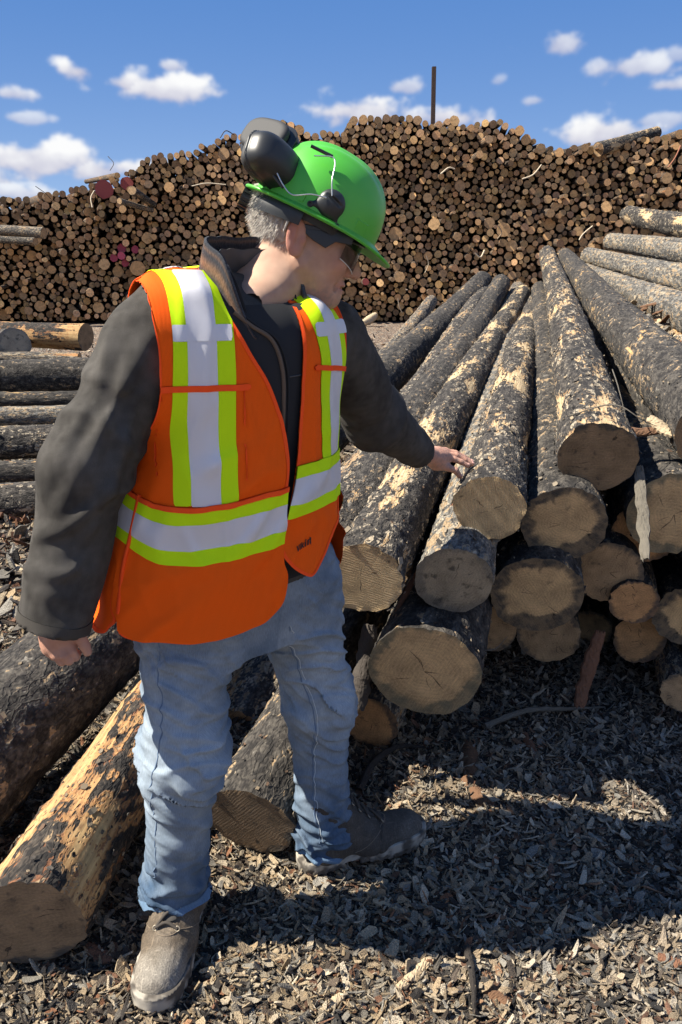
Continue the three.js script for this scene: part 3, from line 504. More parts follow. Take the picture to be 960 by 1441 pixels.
// logs lying across behind the man, at the left
const X = (a, b, r, rb, kind, cut, label, o = {}) => log(a, b, kind, cut, label, { ra: r, rb, around: 30, step: 1.4, group: undefined, ...o });
X(at(20, 485, 8.6), at(-40, 470, 13), 0.165, 0.14, 'charred', 'pitchy', 'short log with grey end facing the camera at the left edge');
X(at(121, 474, 9.2), at(-330, 455, 10.2), 0.15, 0.14, 'peeled', 'brown', 'pale peeled log lying sideways with its end by the elbow', { flakes: 90, reach: 5 });
X(at(112, 506, 8.3), at(-320, 502, 8.2), 0.07, 0.06, 'flaky', 'dusk', 'thin pale pole on top of the thick dark crosswise log');
X(at(538, 515, 7.9), at(-330, 540, 6.8), 0.16, 0.15, 'charred', 'brown', 'thick dark log lying sideways behind the man\'s upper arm', { flakes: 160, reach: 9 });
X(at(300, 560, 7.2), at(-300, 568, 6.6), 0.08, 0.07, 'charred', 'dusk', 'thin black log under the thick crosswise log');
X(at(320, 582, 6.6), at(-300, 592, 6.2), 0.09, 0.085, 'grey', 'brown', 'grey log lying sideways, upper of the pair by the forearm', { flakes: 60, reach: 5 });
X(at(330, 610, 6.1), at(-300, 636, 5.6), 0.13, 0.12, 'mixed', 'brown', 'pale and shaggy log lying sideways by the forearm', { flakes: 400, reach: 6, tones: [PALE, TAN, GREY] });
X(at(330, 655, 5.6), at(-300, 676, 5.2), 0.085, 0.08, 'charred', 'brown', 'dark grey log lying sideways below the shaggy one', { flakes: 60, reach: 5 });
X(at(330, 690, 5.0), at(-300, 722, 4.6), 0.125, 0.12, 'mixed', 'brown', 'lowest and nearest of the logs lying sideways at the left', { flakes: 260, reach: 6 });
// darker ends deep in the gaps
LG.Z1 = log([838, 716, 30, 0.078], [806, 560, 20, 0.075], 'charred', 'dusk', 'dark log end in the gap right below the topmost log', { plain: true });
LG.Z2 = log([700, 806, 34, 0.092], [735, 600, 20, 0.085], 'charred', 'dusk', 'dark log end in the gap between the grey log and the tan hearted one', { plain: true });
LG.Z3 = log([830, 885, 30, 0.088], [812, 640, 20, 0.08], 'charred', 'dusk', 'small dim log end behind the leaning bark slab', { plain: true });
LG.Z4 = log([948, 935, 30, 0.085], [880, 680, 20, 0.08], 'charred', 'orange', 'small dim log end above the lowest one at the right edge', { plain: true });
// ------------------------------------------------------------------ modelling kit for the man: distance fields meshed as smooth surfaces
const hyp = Math.hypot;
function capD(x, y, z, c) {      // tapered capsule c = [ax, ay, az, bx, by, bz, ra, rb]
  const bx = c[3] - c[0], by = c[4] - c[1], bz = c[5] - c[2], px = x - c[0], py = y - c[1], pz = z - c[2], t = clamp((px * bx + py * by + pz * bz) / (bx * bx + by * by + bz * bz + 1e-9));
  return hyp(px - t * bx, py - t * by, pz - t * bz) - (c[6] + (c[7] - c[6]) * t);
}
const cap = (a, b, ra, rb = ra) => [a.x, a.y, a.z, b.x, b.y, b.z, ra, rb];
const smin = (a, b, k) => { const h = Math.max(k - Math.abs(a - b), 0) / k; return Math.min(a, b) - h * h * k * 0.25; };
const smax = (a, b, k) => -smin(-a, -b, k);
function ellD(x, y, z, rx, ry, rz) { const k = hyp(x / rx, y / ry, z / rz), m = hyp(x / (rx * rx), y / (ry * ry), z / (rz * rz)); return k < 1e-6 ? -Math.min(rx, ry, rz) : k * (k - 1) / m; }
// surface nets: a mesh { p, n, t } of f = 0 inside the box
function nets(f, lo, hi, h) {
  const nx = Math.ceil((hi[0] - lo[0]) / h) + 1, ny = Math.ceil((hi[1] - lo[1]) / h) + 1, nz = Math.ceil((hi[2] - lo[2]) / h) + 1, F = new Float32Array(nx * ny * nz).fill(1), B = 6;
  const X = (i) => lo[0] + i * h, Yy = (j) => lo[1] + j * h, Z = (k) => lo[2] + k * h, at3 = (i, j, k) => (k * ny + j) * nx + i;
  for (let k = 0; k < nz; k += B) for (let j = 0; j < ny; j += B) for (let i = 0; i < nx; i += B) {
    const d = f(X(i + B / 2), Yy(j + B / 2), Z(k + B / 2)), skip = Math.abs(d) > B * h * 1.35 + 0.012;
    for (let c = k; c < Math.min(nz, k + B); c++) for (let b = j; b < Math.min(ny, j + B); b++) for (let a = i; a < Math.min(nx, i + B); a++) F[at3(a, b, c)] = skip ? d : f(X(a), Yy(b), Z(c));
  }
  const id = new Int32Array(nx * ny * nz).fill(-1), p = [], n = [], t = [];
  for (let k = 0; k < nz - 1; k++) for (let j = 0; j < ny - 1; j++) for (let i = 0; i < nx - 1; i++) {
    let m = 0; const v = [];
    for (let c = 0; c < 8; c++) { const q = F[at3(i + (c & 1), j + ((c >> 1) & 1), k + (c >> 2))]; v.push(q); if (q < 0) m++; }
    if (m === 0 || m === 8) continue;
    let sx = 0, sy = 0, sz = 0, e = 0;
    for (let c = 0; c < 8; c++) for (let b = 1; b < 8; b <<= 1) if (!(c & b)) { const d = c | b; if ((v[c] < 0) !== (v[d] < 0)) { const w = v[c] / (v[c] - v[d]); sx += (c & 1) + (b === 1 ? w : 0); sy += ((c >> 1) & 1) + (b === 2 ? w : 0); sz += (c >> 2) + (b === 4 ? w : 0); e++; } }
    let x = X(i + sx / e), y = Yy(j + sy / e), z = Z(k + sz / e);
    const s = h * 0.5; let gx = 0, gy = 0, gz = 0;
    for (let it = 0; it < 2; it++) {
      gx = f(x + s, y, z) - f(x - s, y, z); gy = f(x, y + s, z) - f(x, y - s, z); gz = f(x, y, z + s) - f(x, y, z - s);
      const l = hyp(gx, gy, gz) || 1; if (it === 0) { const d = clamp(f(x, y, z), -h, h) * clamp(2 * s / l, 0, 1); x -= gx / l * d; y -= gy / l * d; z -= gz / l * d; }
      gx /= l; gy /= l; gz /= l;
    }
    id[at3(i, j, k)] = p.length / 3; p.push(x, y, z); n.push(gx, gy, gz);
  }
  const quad = (a, b, c, d, flip) => { if (a < 0 || b < 0 || c < 0 || d < 0) return; if (flip) t.push(a, c, b, a, d, c); else t.push(a, b, c, a, c, d); };
  for (let k = 1; k < nz - 1; k++) for (let j = 1; j < ny - 1; j++) for (let i = 1; i < nx - 1; i++) {
    const v = F[at3(i, j, k)] < 0;
    if (v !== F[at3(i + 1, j, k)] < 0) quad(id[at3(i, j - 1, k - 1)], id[at3(i, j, k - 1)], id[at3(i, j, k)], id[at3(i, j - 1, k)], !v);
    if (v !== F[at3(i, j + 1, k)] < 0) quad(id[at3(i - 1, j, k - 1)], id[at3(i - 1, j, k)], id[at3(i, j, k)], id[at3(i, j, k - 1)], !v);
    if (v !== F[at3(i, j, k + 1)] < 0) quad(id[at3(i - 1, j - 1, k)], id[at3(i, j - 1, k)], id[at3(i, j, k)], id[at3(i - 1, j, k)], !v);
  }
  return { p, n, t };
}
// the part of a mesh where val(x, y, z) <= 0, cut cleanly
function cut(m, val) {
  const N = m.p.length / 3, v = new Float32Array(N), p = [], n = [], t = [], map = new Int32Array(N).fill(-1), ed = new Map();
  for (let i = 0; i < N; i++) v[i] = val(m.p[i * 3], m.p[i * 3 + 1], m.p[i * 3 + 2], m.n[i * 3], m.n[i * 3 + 1], m.n[i * 3 + 2]);
  const add = (i) => { if (map[i] < 0) { map[i] = p.length / 3; p.push(m.p[i * 3], m.p[i * 3 + 1], m.p[i * 3 + 2]); n.push(m.n[i * 3], m.n[i * 3 + 1], m.n[i * 3 + 2]); } return map[i]; };
  const mid = (a, b) => {
    if (a > b) [a, b] = [b, a]; const k = a * N + b; if (ed.has(k)) return ed.get(k);
    const w = clamp(v[a] / (v[a] - v[b]), 0.002, 0.998), q = p.length / 3; for (let c = 0; c < 3; c++) { p.push(lerp(m.p[a * 3 + c], m.p[b * 3 + c], w)); n.push(lerp(m.n[a * 3 + c], m.n[b * 3 + c], w)); }
    ed.set(k, q); return q;
  };
  for (let i = 0; i < m.t.length; i += 3) {
    const a = m.t[i], b = m.t[i + 1], c = m.t[i + 2], q = [a, b, c], inn = q.map((k) => v[k] <= 0), s = inn.filter(Boolean).length;
    if (s === 3) t.push(add(a), add(b), add(c));
    else if (s === 1) { const k = inn.indexOf(true), x = q[k], y = q[(k + 1) % 3], z = q[(k + 2) % 3]; t.push(add(x), mid(x, y), mid(x, z)); }
    else if (s === 2) { const k = inn.indexOf(false), x = q[k], y = q[(k + 1) % 3], z = q[(k + 2) % 3], u = mid(x, y), w = mid(x, z); t.push(u, add(y), add(z), u, add(z), w); }
  }
  return { p, n, t };
}
const off = (m, d) => ({ p: m.p.map((x, i) => x + m.n[i] * d), n: m.n, t: m.t });
function thick(m, out, inn) {      // a sheet between the offsets out and inn of a mesh, closed along its edges
  const a = off(m, out), b = off(m, inn), N = m.p.length / 3, p = a.p.concat(b.p), n = a.n.concat(b.n.map((x) => -x)), t = a.t.slice(), e = new Map();
  for (let i = 0; i < m.t.length; i += 3) { t.push(N + m.t[i], N + m.t[i + 2], N + m.t[i + 1]); for (let k = 0; k < 3; k++) { const x = m.t[i + k], y = m.t[i + (k + 1) % 3], o = y * N + x; if (e.has(o)) e.delete(o); else e.set(x * N + y, [x, y]); } }
  for (const [x, y] of e.values()) t.push(x, N + x, y, y, N + x, N + y);
  return { p, n, t };
}
function meshGeo(m, uvScale = 1, color) {      // with uv in metres laid on along the main axes
  const map = new Map(), p = [], n = [], u = [], c = [], t = [];
  for (let i = 0; i < m.t.length; i += 3) {
    let sx = 0, sy = 0, sz = 0; for (let k = 0; k < 3; k++) { const q = m.t[i + k] * 3; sx += m.n[q]; sy += m.n[q + 1]; sz += m.n[q + 2]; }
    const ax = Math.abs(sx), ay = Math.abs(sy), az = Math.abs(sz), s = ax > ay && ax > az ? 0 : ay > az ? 1 : 2;
    for (let k = 0; k < 3; k++) {
      const v = m.t[i + k], key = v * 3 + s; let q = map.get(key);
      if (q === undefined) {
        q = p.length / 3; map.set(key, q); const x = m.p[v * 3], y = m.p[v * 3 + 1], z = m.p[v * 3 + 2]; p.push(x, y, z); n.push(m.n[v * 3], m.n[v * 3 + 1], m.n[v * 3 + 2]);
        u.push((s === 0 ? z : x) * uvScale, (s === 1 ? z : y) * uvScale); if (color) c.push(...color(x, y, z, m.n[v * 3], m.n[v * 3 + 1], m.n[v * 3 + 2]));
      }
      t.push(q);
    }
  }
  return geo(p, n, u, t, color ? c : null);
}
const weld = (...ms) => { const o = { p: [], n: [], t: [] }; for (const m of ms) { const b = o.p.length / 3; for (const x of m.p) o.p.push(x); for (const x of m.n) o.n.push(x); for (const x of m.t) o.t.push(x + b); } return o; };
const tube = (pts, r, seg = 24, rad = 6) => new THREE.TubeGeometry(new THREE.CatmullRomCurve3(pts), seg, r, rad);
function polyD(poly) {      // signed distance to a closed outline, negative inside
  return (x, y) => {
    let d = 1e9, s = 1;
    for (let i = 0, j = poly.length - 1; i < poly.length; j = i++) {
      const [ax, ay] = poly[i], [bx, by] = poly[j], ex = bx - ax, ey = by - ay, wx = x - ax, wy = y - ay, k = clamp((wx * ex + wy * ey) / (ex * ex + ey * ey + 1e-12)), qx = wx - ex * k, qy = wy - ey * k;
      d = Math.min(d, qx * qx + qy * qy); const c1 = y >= ay, c2 = y < by, c3 = ex * wy > ey * wx; if ((c1 && c2 && c3) || (!c1 && !c2 && !c3)) s = -s;
    }
    return s * Math.sqrt(d);
  };
}
function snap(f, p, out = 0, n = 12) {      // the nearest point of a surface
  const q = p.clone(), s = 0.002;
  for (let i = 0; i < n; i++) { const d = f(q.x, q.y, q.z), g = V3(f(q.x + s, q.y, q.z) - f(q.x - s, q.y, q.z), f(q.x, q.y + s, q.z) - f(q.x, q.y - s, q.z), f(q.x, q.y, q.z + s) - f(q.x, q.y, q.z - s)).normalize(); q.addScaledVector(g, -(d - out) * 0.8); }
  return q;
}
const fabric = (seed, nx, ny, k, speck = 0.25) => {      // a woven cloth, 0.1 m a tile: [colour map, bump map]
  const N = 256, h = new Float32Array(N * N);
  const map = tex(N, N, (x, y) => {
    const u = x / N, v = y / N, w = Math.sin((u * nx + v * k) * 6.2832), q = Math.sin((v * ny) * 6.2832 + (Math.floor(u * nx * 2) % 2) * 3.14), f = fbm2(u * 64, v * 64, 64, 64, seed, 3);
    h[y * N + x] = clamp(0.5 + 0.22 * w + 0.16 * q + 0.25 * f); const s = clamp(0.9 + 0.1 * w + speck * f + 0.04 * q); return [s, s, s];
  }, true);
  return [map, gray(N, N, h)];
};
const rep = (t, s) => { const c = t.clone(); c.repeat.set(s, s); c.needsUpdate = true; return c; };

// ------------------------------------------------------------------ the man
const manBase = V3(-0.25, 0, -1.6);
const man = thing('person', manBase, 'man in green hard hat and orange vest touching a log', 'person');
const own = (g) => g.translate(-manBase.x, -manBase.y, -manBase.z);
const wear = (name, label) => { const o = new THREE.Group(); o.name = name; man.add(o); if (label) o.userData.label = label; return o; };
// joints
const J = {
  shR: V3(-0.352, 1.37, -1.50), elR: at(124, 652, 1.43), wrR: at(78, 878, 1.40),
  shL: V3(-0.028, 1.355, -1.745), elL: at(530, 590, 1.97), wrL: at(604, 644, 2.195),
  hipR: at(262, 815, 1.565), knR: at(260, 1062, 1.50), anR: at(244, 1275, 1.52),
  hipL: at(408, 800, 1.71), knL: at(447, 985, 1.75), anL: at(456, 1190, 1.735),
};
const YAW = 33 * D, LX = V3(Math.cos(YAW), 0, -Math.sin(YAW)), FW = V3(Math.sin(YAW), 0, Math.cos(YAW));
// torso frame: x to his left, z forward
const spine = (y) => { const t = (y - 0.8) / 0.65; return [lerp(-0.222, -0.192, t), lerp(-1.628, -1.60, t)]; };
const loc = (x, y, z) => { const [cx, cz] = spine(y), dx = x - cx, dz = z - cz; return [dx * LX.x + dz * LX.z, dx * FW.x + dz * FW.z]; };
const glob = (lx, y, lz) => { const [cx, cz] = spine(y); return V3(cx + lx * LX.x + lz * FW.x, y, cz + lx * LX.z + lz * FW.z); };
const ramp = (tab, y) => { if (y <= tab[0][0]) return tab[0].slice(1); for (let i = 1; i < tab.length; i++) if (y < tab[i][0]) { const t = (y - tab[i - 1][0]) / (tab[i][0] - tab[i - 1][0]), s = t * t * (3 - 2 * t); return tab[i].slice(1).map((v, k) => lerp(tab[i - 1][k + 1], v, s)); } return tab[tab.length - 1].slice(1); };
const topY = (lx, lz) => { const ax = Math.abs(lx); return 1.482 - 0.2 * lx - 0.3 * Math.max(0, ax - 0.07) - 0.9 * Math.max(0, ax - 0.19) - 0.4 * Math.max(0, lz - 0.015) * sstep(0.13, 0.05, ax) * 1.6; };
function loft(x, y, z, tab, grow, folds) {
  const [lx, lz] = loc(x, y, z), [a0, b0] = ramp(tab, y), a = (a0 + grow) * (lx < 0 && tab === VEST ? 1 + 0.2 * sstep(1.24, 1.04, y) * sstep(0.14, 0.0, lz) : 1), b = b0 + grow, bb = lz < 0 && tab === VEST ? b * (1 + 0.7 * sstep(1.22, 0.98, y)) : b, q = hyp(lx / a, lz / bb), side = (q - 1) * (a * b) / hyp(b * lx / (q * a || 1), a * lz / (q * bb || 1), 1e-6);
  let d = smax(side, (y - topY(lx, lz) - grow) * 0.88, 0.05);
  if (folds) d += folds(lx, y, lz);
  return d;
}
const BODY = [[0.72, 0.165, 0.115], [0.9, 0.165, 0.115], [1.08, 0.16, 0.11], [1.3, 0.19, 0.12], [1.5, 0.175, 0.1]];
const JACK = [[0.78, 0.19, 0.14], [0.95, 0.186, 0.135], [1.1, 0.186, 0.135], [1.3, 0.208, 0.14], [1.5, 0.19, 0.115]];
const VEST = [[0.74, 0.262, 0.178], [0.86, 0.244, 0.168], [1.0, 0.22, 0.158], [1.15, 0.206, 0.154], [1.3, 0.218, 0.152], [1.5, 0.2, 0.122]];

// jacket: torso and two sleeves, loose and creased
const sleeveR = [cap(J.shR, J.elR, 0.076, 0.068), cap(J.elR, J.wrR, 0.068, 0.066)], sleeveL = [cap(J.shL, J.elL, 0.078, 0.066), cap(J.elL, J.wrL, 0.063, 0.043)];
const dirR = J.wrR.clone().sub(J.elR).normalize(), dirL = J.wrL.clone().sub(J.elL).normalize();
function creases(x, y, z, a, b, seed, freq, amp) {      // folds that run round a limb, slanting
  const ax = b.clone().sub(a), L = ax.length(); ax.divideScalar(L);
  const s = (x - a.x) * ax.x + (y - a.y) * ax.y + (z - a.z) * ax.z, w = n3(x * 5, y * 5, z * 5 + seed) * 0.5;
  const r = n3(s * freq + w * 1.4, x * 4.5 + seed, z * 4.5) * 3.4; return -amp * Math.exp(-r * r);
}
const RIDGES = [[[208, 478, 1.44], [166, 560, 1.38], [122, 650, 1.36], [84, 720, 1.36]], [[150, 470, 1.43], [118, 560, 1.37], [70, 690, 1.37]], [[160, 690, 1.36], [110, 735, 1.34], [58, 752, 1.36]], [[150, 770, 1.36], [95, 812, 1.33], [36, 800, 1.36]], [[196, 560, 1.40], [176, 640, 1.38], [128, 760, 1.35]]].map((l, i) => ({ p: l.map(([a, b, z]) => at(a, b, z)), a: [0.01, 0.005, 0.008, 0.007, 0.006][i], w: [0.009, 0.010, 0.008, 0.008, 0.009][i] }));
function ridges(x, y, z) { let s = 0; for (const r of RIDGES) { let d = 9; for (let i = 0; i < r.p.length - 1; i++) { const a = r.p[i], b = r.p[i + 1]; d = Math.min(d, capD(x, y, z, [a.x, a.y, a.z, b.x, b.y, b.z, 0, 0])); } if (d < 0.08) { const q = d / r.w; s += r.a * (Math.exp(-q * q * 0.35) - 0.2 * Math.exp(-Math.pow(q - 3, 2) * 0.5)); } } return s; }
const AR = [J.elR.clone(), J.wrR.clone()], AL = [J.elL.clone(), J.wrL.clone()];
function jacketF(x, y, z) {
  let d = loft(x, y, z, JACK, 0);
  let r = smin(capD(x, y, z, sleeveR[0]), capD(x, y, z, sleeveR[1]), 0.05), l = smin(capD(x, y, z, sleeveL[0]), capD(x, y, z, sleeveL[1]), 0.05);
  if (r < 0.05) { const near = Math.exp(-Math.pow(hyp(x - J.elR.x, y - J.elR.y, z - J.elR.z) / 0.16, 2)), cuff = Math.exp(-Math.pow(hyp(x - J.wrR.x, y - J.wrR.y, z - J.wrR.z) / 0.13, 2)); r += creases(x, y, z, AR[0], AR[1], 3, 11, 0.005 + 0.006 * near + 0.008 * cuff) + 0.004 * n3(x * 7, y * 5, z * 7) + 0.002 * n3(x * 26, y * 18, z * 26) - ridges(x, y, z); }
  if (l < 0.05) { const near = Math.exp(-Math.pow(hyp(x - J.elL.x, y - J.elL.y, z - J.elL.z) / 0.13, 2)); l += creases(x, y, z, AL[0], AL[1], 9, 14, 0.003 + 0.009 * near) + 0.005 * n3(x * 8, y * 8, z * 8); }
  const cr = (x - J.wrR.x) * dirR.x + (y - J.wrR.y) * dirR.y + (z - J.wrR.z) * dirR.z - 0.0, cl = (x - J.wrL.x) * dirL.x + (y - J.wrL.y) * dirL.y + (z - J.wrL.z) * dirL.z;
  const hr = capD(x, y, z, [J.wrR.x - dirR.x * 0.05, J.wrR.y - dirR.y * 0.05, J.wrR.z - dirR.z * 0.05, J.wrR.x + dirR.x * 0.1, J.wrR.y + dirR.y * 0.1, J.wrR.z + dirR.z * 0.1, 0.056, 0.056]);
  const hl = capD(x, y, z, [J.wrL.x - dirL.x * 0.04, J.wrL.y - dirL.y * 0.04, J.wrL.z - dirL.z * 0.04, J.wrL.x + dirL.x * 0.1, J.wrL.y + dirL.y * 0.1, J.wrL.z + dirL.z * 0.1, 0.036, 0.036]);
  r = Math.max(r, cr, -hr); l = Math.max(l, cl, -hl);
  d += 0.004 * n3(x * 9, y * 6, z * 9);
  return smin(smin(Math.max(d, 0.87 - y), r, 0.045), l, 0.045);
}
const [canvasMap, canvasBump] = fabric(5, 60, 60, 0, 0.35);
{
  const m = nets(jacketF, [-0.75, 0.74, -2.12], [0.32, 1.56, -1.26], 0.0085);
  const mat = cloth({ map: rep(canvasMap, 10), bumpMap: rep(canvasBump, 10), bumpScale: 0.0014, vertexColors: true, roughness: 0.97 });
  const j = wear('jacket', 'dark grey canvas work jacket');
  part('jacket_cloth', own(meshGeo(m, 1, (x, y, z) => { const w = 0.92 + 0.75 * fbm3(x * 13, y * 11, z * 13, 5) + 0.3 * n3(x * 70, y * 70, z * 70), t = 0.08 * w; return [t * 1.06, t * 0.99, t * 0.91]; })), mat, j);
  const cuff = (o, d) => cut(m, (x, y, z) => { const s = (x - o.x) * d.x + (y - o.y) * d.y + (z - o.z) * d.z; return Math.max(Math.abs(s + 0.013) - 0.011, hyp(x - o.x, y - o.y, z - o.z) - 0.14); });
  for (const c of [cuff(J.wrR, dirR), cuff(J.wrL, dirL)]) part('cuff', own(meshGeo(thick(c, 0.0022, 0.0002))), cloth({ map: rep(canvasMap, 10), color: rgb(0.07, 0.064, 0.057) }), j);
  LG.jacket = j;
}
// vest: one shell shape from which the panels, tapes, pocket and bindings are cut
const vestFolds = (lx, y, lz) => 0.012 * n3(lx * 7 + 3, y * 3.2, lz * 7) * sstep(1.36, 1.1, y) + 0.010 * n3(lx * 11, y * 2.0 + 4, lz * 11) * sstep(1.02, 0.8, y) + 0.0042 * n3(lx * 16, y * 12 + lx * 8, lz * 16) - 0.007 * Math.exp(-Math.pow(n3(lx * 6 + 2, y * 9 - lx * 9, lz * 6 + 7) * 4.5, 2)) * sstep(1.32, 1.1, y) - 0.004 * Math.exp(-Math.pow(n3(lx * 15 + 5, y * 5 + lx * 4, lz * 9 + 2) * 4.5, 2)) - 0.008 * Math.max(0, 1 - Math.abs(y - 0.93 - 0.35 * (lx + 0.2)) / 0.03) * sstep(0.02, -0.16, lx) * 0.6;
const vestF = (x, y, z) => { let d = loft(x, y, z, VEST, 0, vestFolds); const s = Math.min(capD(x, y, z, cap(J.shR, J.shR.clone().lerp(J.elR, 0.3), 0.094, 0.09)), capD(x, y, z, cap(J.shL, J.shL.clone().lerp(J.elL, 0.3), 0.09, 0.084))); return smin(d, s, 0.05); };
const VM = nets(vestF, [-0.62, 0.7, -1.95], [0.2, 1.56, -1.28], 0.0065);
// panel coordinates: u along the cloth round the body, v the height
const wide = (lx, y, lz) => (lx < 0 ? 1 + 0.2 * sstep(1.24, 1.04, y) * sstep(0.14, 0.0, lz) : 1);
const UV = (x, y, z) => { const [lx, lz] = loc(x, y, z), a = ramp(VEST, y)[0] * wide(lx, y, lz), q = clamp(lx / (a * 1.03), -1, 1), s = a * 0.86 * Math.asin(q); return [lz >= 0 ? s : Math.sign(lx || 1) * (2 * a * 0.86 * 1.5708) - s, y, lz]; };
const side = (poly, back) => { const f = polyD(poly); return (x, y, z) => { const [u, v, lz] = UV(x, y, z); return Math.max(f(u, v), back ? lz + 0.0 : -lz - 0.02); }; };
const soften = (poly) => new THREE.CatmullRomCurve3(poly.map(([a, b]) => V3(a, b, 0)), true, 'centripetal').getPoints(poly.length * 8).map((p) => [p.x, p.y]);
const wrap = (poly, soft) => { if (soft) poly = soften(poly); const f = polyD(poly); return (x, y, z) => { const [u, v] = UV(x, y, z); return f(u, v); }; };
const inset = (f, w) => (x, y, z) => -f(x, y, z) - w;
const frontR = wrap([[-0.085, 1.53], [-0.078, 1.44], [-0.048, 1.36], [-0.008, 1.28], [0.014, 1.19], [0.016, 1.08], [0.012, 0.95], [0.018, 0.885], [0.0, 0.835], [-0.05, 0.808], [-0.14, 0.795], [-0.22, 0.797], [-0.318, 0.812], [-0.336, 0.90], [-0.336, 1.0], [-0.318, 1.07], [-0.262, 1.16], [-0.218, 1.27], [-0.222, 1.36], [-0.25, 1.42], [-0.262, 1.53]], true);
const frontL = wrap([[0.062, 1.53], [0.052, 1.4], [0.044, 1.26], [0.034, 1.12], [0.008, 0.99], [0.008, 0.96], [0.03, 0.92], [0.07, 0.893], [0.105, 0.92], [0.14, 0.96], [0.185, 1.0], [0.2, 1.08], [0.2, 1.2], [0.196, 1.35], [0.215, 1.45], [0.22, 1.53]], true);
const back = wrap([[-0.30, 1.53], [-0.33, 1.45], [-0.40, 1.36], [-0.40, 1.22], [-0.38, 1.1], [-0.338, 1.03], [-0.334, 0.9], [-0.335, 0.832], [-0.45, 0.79], [-0.7, 0.79], [-0.7, 1.53]]);
const back2 = wrap([[0.70, 1.53], [0.7, 0.8], [0.3, 0.83], [0.26, 0.98], [0.34, 1.12], [0.36, 1.34], [0.26, 1.53]]);
const vest = wear('safety_vest', 'orange safety vest with lime and silver tape');
const [meshMap, meshBump] = fabric(15, 48, 48, 0, 0.12);
const ORG = cloth({ color: rgb(1.0, 0.125, 0.006), map: rep(meshMap, 10), bumpMap: rep(meshBump, 10), bumpScale: 0.0004, roughness: 0.75 });
const TRIM = cloth({ color: rgb(1.0, 0.1, 0.02) });
const LIME = cloth({ color: rgb(0.66, 1.0, 0.01), map: rep(meshMap, 14), bumpMap: rep(meshBump, 14), bumpScale: 0.0003, roughness: 0.7 });
const SILV = std({ color: rgb(0.66, 0.66, 0.70), roughness: 0.5, metalness: 0.15, bumpMap: rep(meshBump, 20), bumpScale: 0.0002 });
const panels = [['front_panel', frontR], ['front_panel', frontL], ['back_panel', back], ['back_panel', back2]].map(([n, f]) => {
  const m = cut(VM, f), o = part(n, own(meshGeo(thick(m, 0, -0.0025))), ORG, vest), rim = cut(m, inset(f, 0.006));
  part('binding', own(meshGeo(thick(rim, 0.0012, 0.0002))), TRIM, o); return { m, f, o };
});
function tape(pn, name, mat, poly, out, o2) { const f = wrap(poly), m = cut(pn.m, f); if (m.t.length) part(name, own(meshGeo(thick(m, out, 0.0002 + (o2 ?? 0)))), mat, pn.o); }
const band = (u0, u1, v0, v1, w = 0) => [[u0, v0], [u1, v0 + w], [u1, v1 + w], [u0, v1]];
// braces: lime, silver, lime up the right front
{
  const P = panels[0], bend = (du0, du1, v0, v1) => { const L = [], Rr = []; for (let i = 0; i <= 12; i++) { const v = lerp(v0, v1, i / 12), sh = -0.122 + 0.0 * v; L.push([sh + du0, v]); Rr.push([sh + du1, v]); } return [...L, ...Rr.reverse()]; };
  tape(P, 'lime_tape', LIME, bend(-0.056, -0.024, 1.07, 1.49), 0.0015); tape(P, 'lime_tape', LIME, bend(0.026, 0.054, 1.07, 1.49), 0.0015); tape(P, 'silver_tape', SILV, bend(-0.0245, 0.0265, 1.07, 1.49), 0.002);
  tape(P, 'silver_tape', SILV, band(-0.178, -0.07, 1.372, 1.4, 0), 0.0028, 0.002);
  // waist band on the lower pocket
  const wave = (a, b) => { const L = [], Rr = []; for (let i = 0; i <= 18; i++) { const u = lerp(-0.37, 0.03, i / 18), t = (u + 0.16) / 0.16, dip = -0.036 * Math.exp(-t * t * 1.1) + 0.03 * sstep(-0.2, -0.34, u); L.push([u, a + dip]); Rr.push([u, b + dip]); } return [...L, ...Rr.reverse()]; };
  tape(P, 'lime_tape', LIME, wave(1.068, 1.095), 0.0042); tape(P, 'silver_tape', SILV, wave(1.016, 1.0685), 0.0046); tape(P, 'lime_tape', LIME, wave(0.987, 1.0165), 0.0042);
  const pk = cut(P.m, wrap(wave(0.80, 1.097))), pm = cut(P.m, wrap(wave(1.094, 1.104)));
  part('lower_pocket', own(meshGeo(thick(pk, 0.0034, 0.0004))), ORG, P.o); part('pocket_trim', own(meshGeo(thick(pm, 0.0062, 0.0002))), TRIM, P.o);
  // breast pocket with its trim, over the braces
  const pocket = polyD(band(-0.212, -0.052, 1.112, 1.288)), pf = (x, y, z) => { const [u, v] = UV(x, y, z); return pocket(u, v); }, edge = (x, y, z) => Math.abs(pf(x, y, z) + 0.003) - 0.0012;
  part('pocket_seam', own(meshGeo(thick(cut(P.m, edge), 0.003, 0.0003))), TRIM, P.o); tape(P, 'pocket_trim', TRIM, band(-0.22, -0.045, 1.284, 1.295), 0.0042);
}
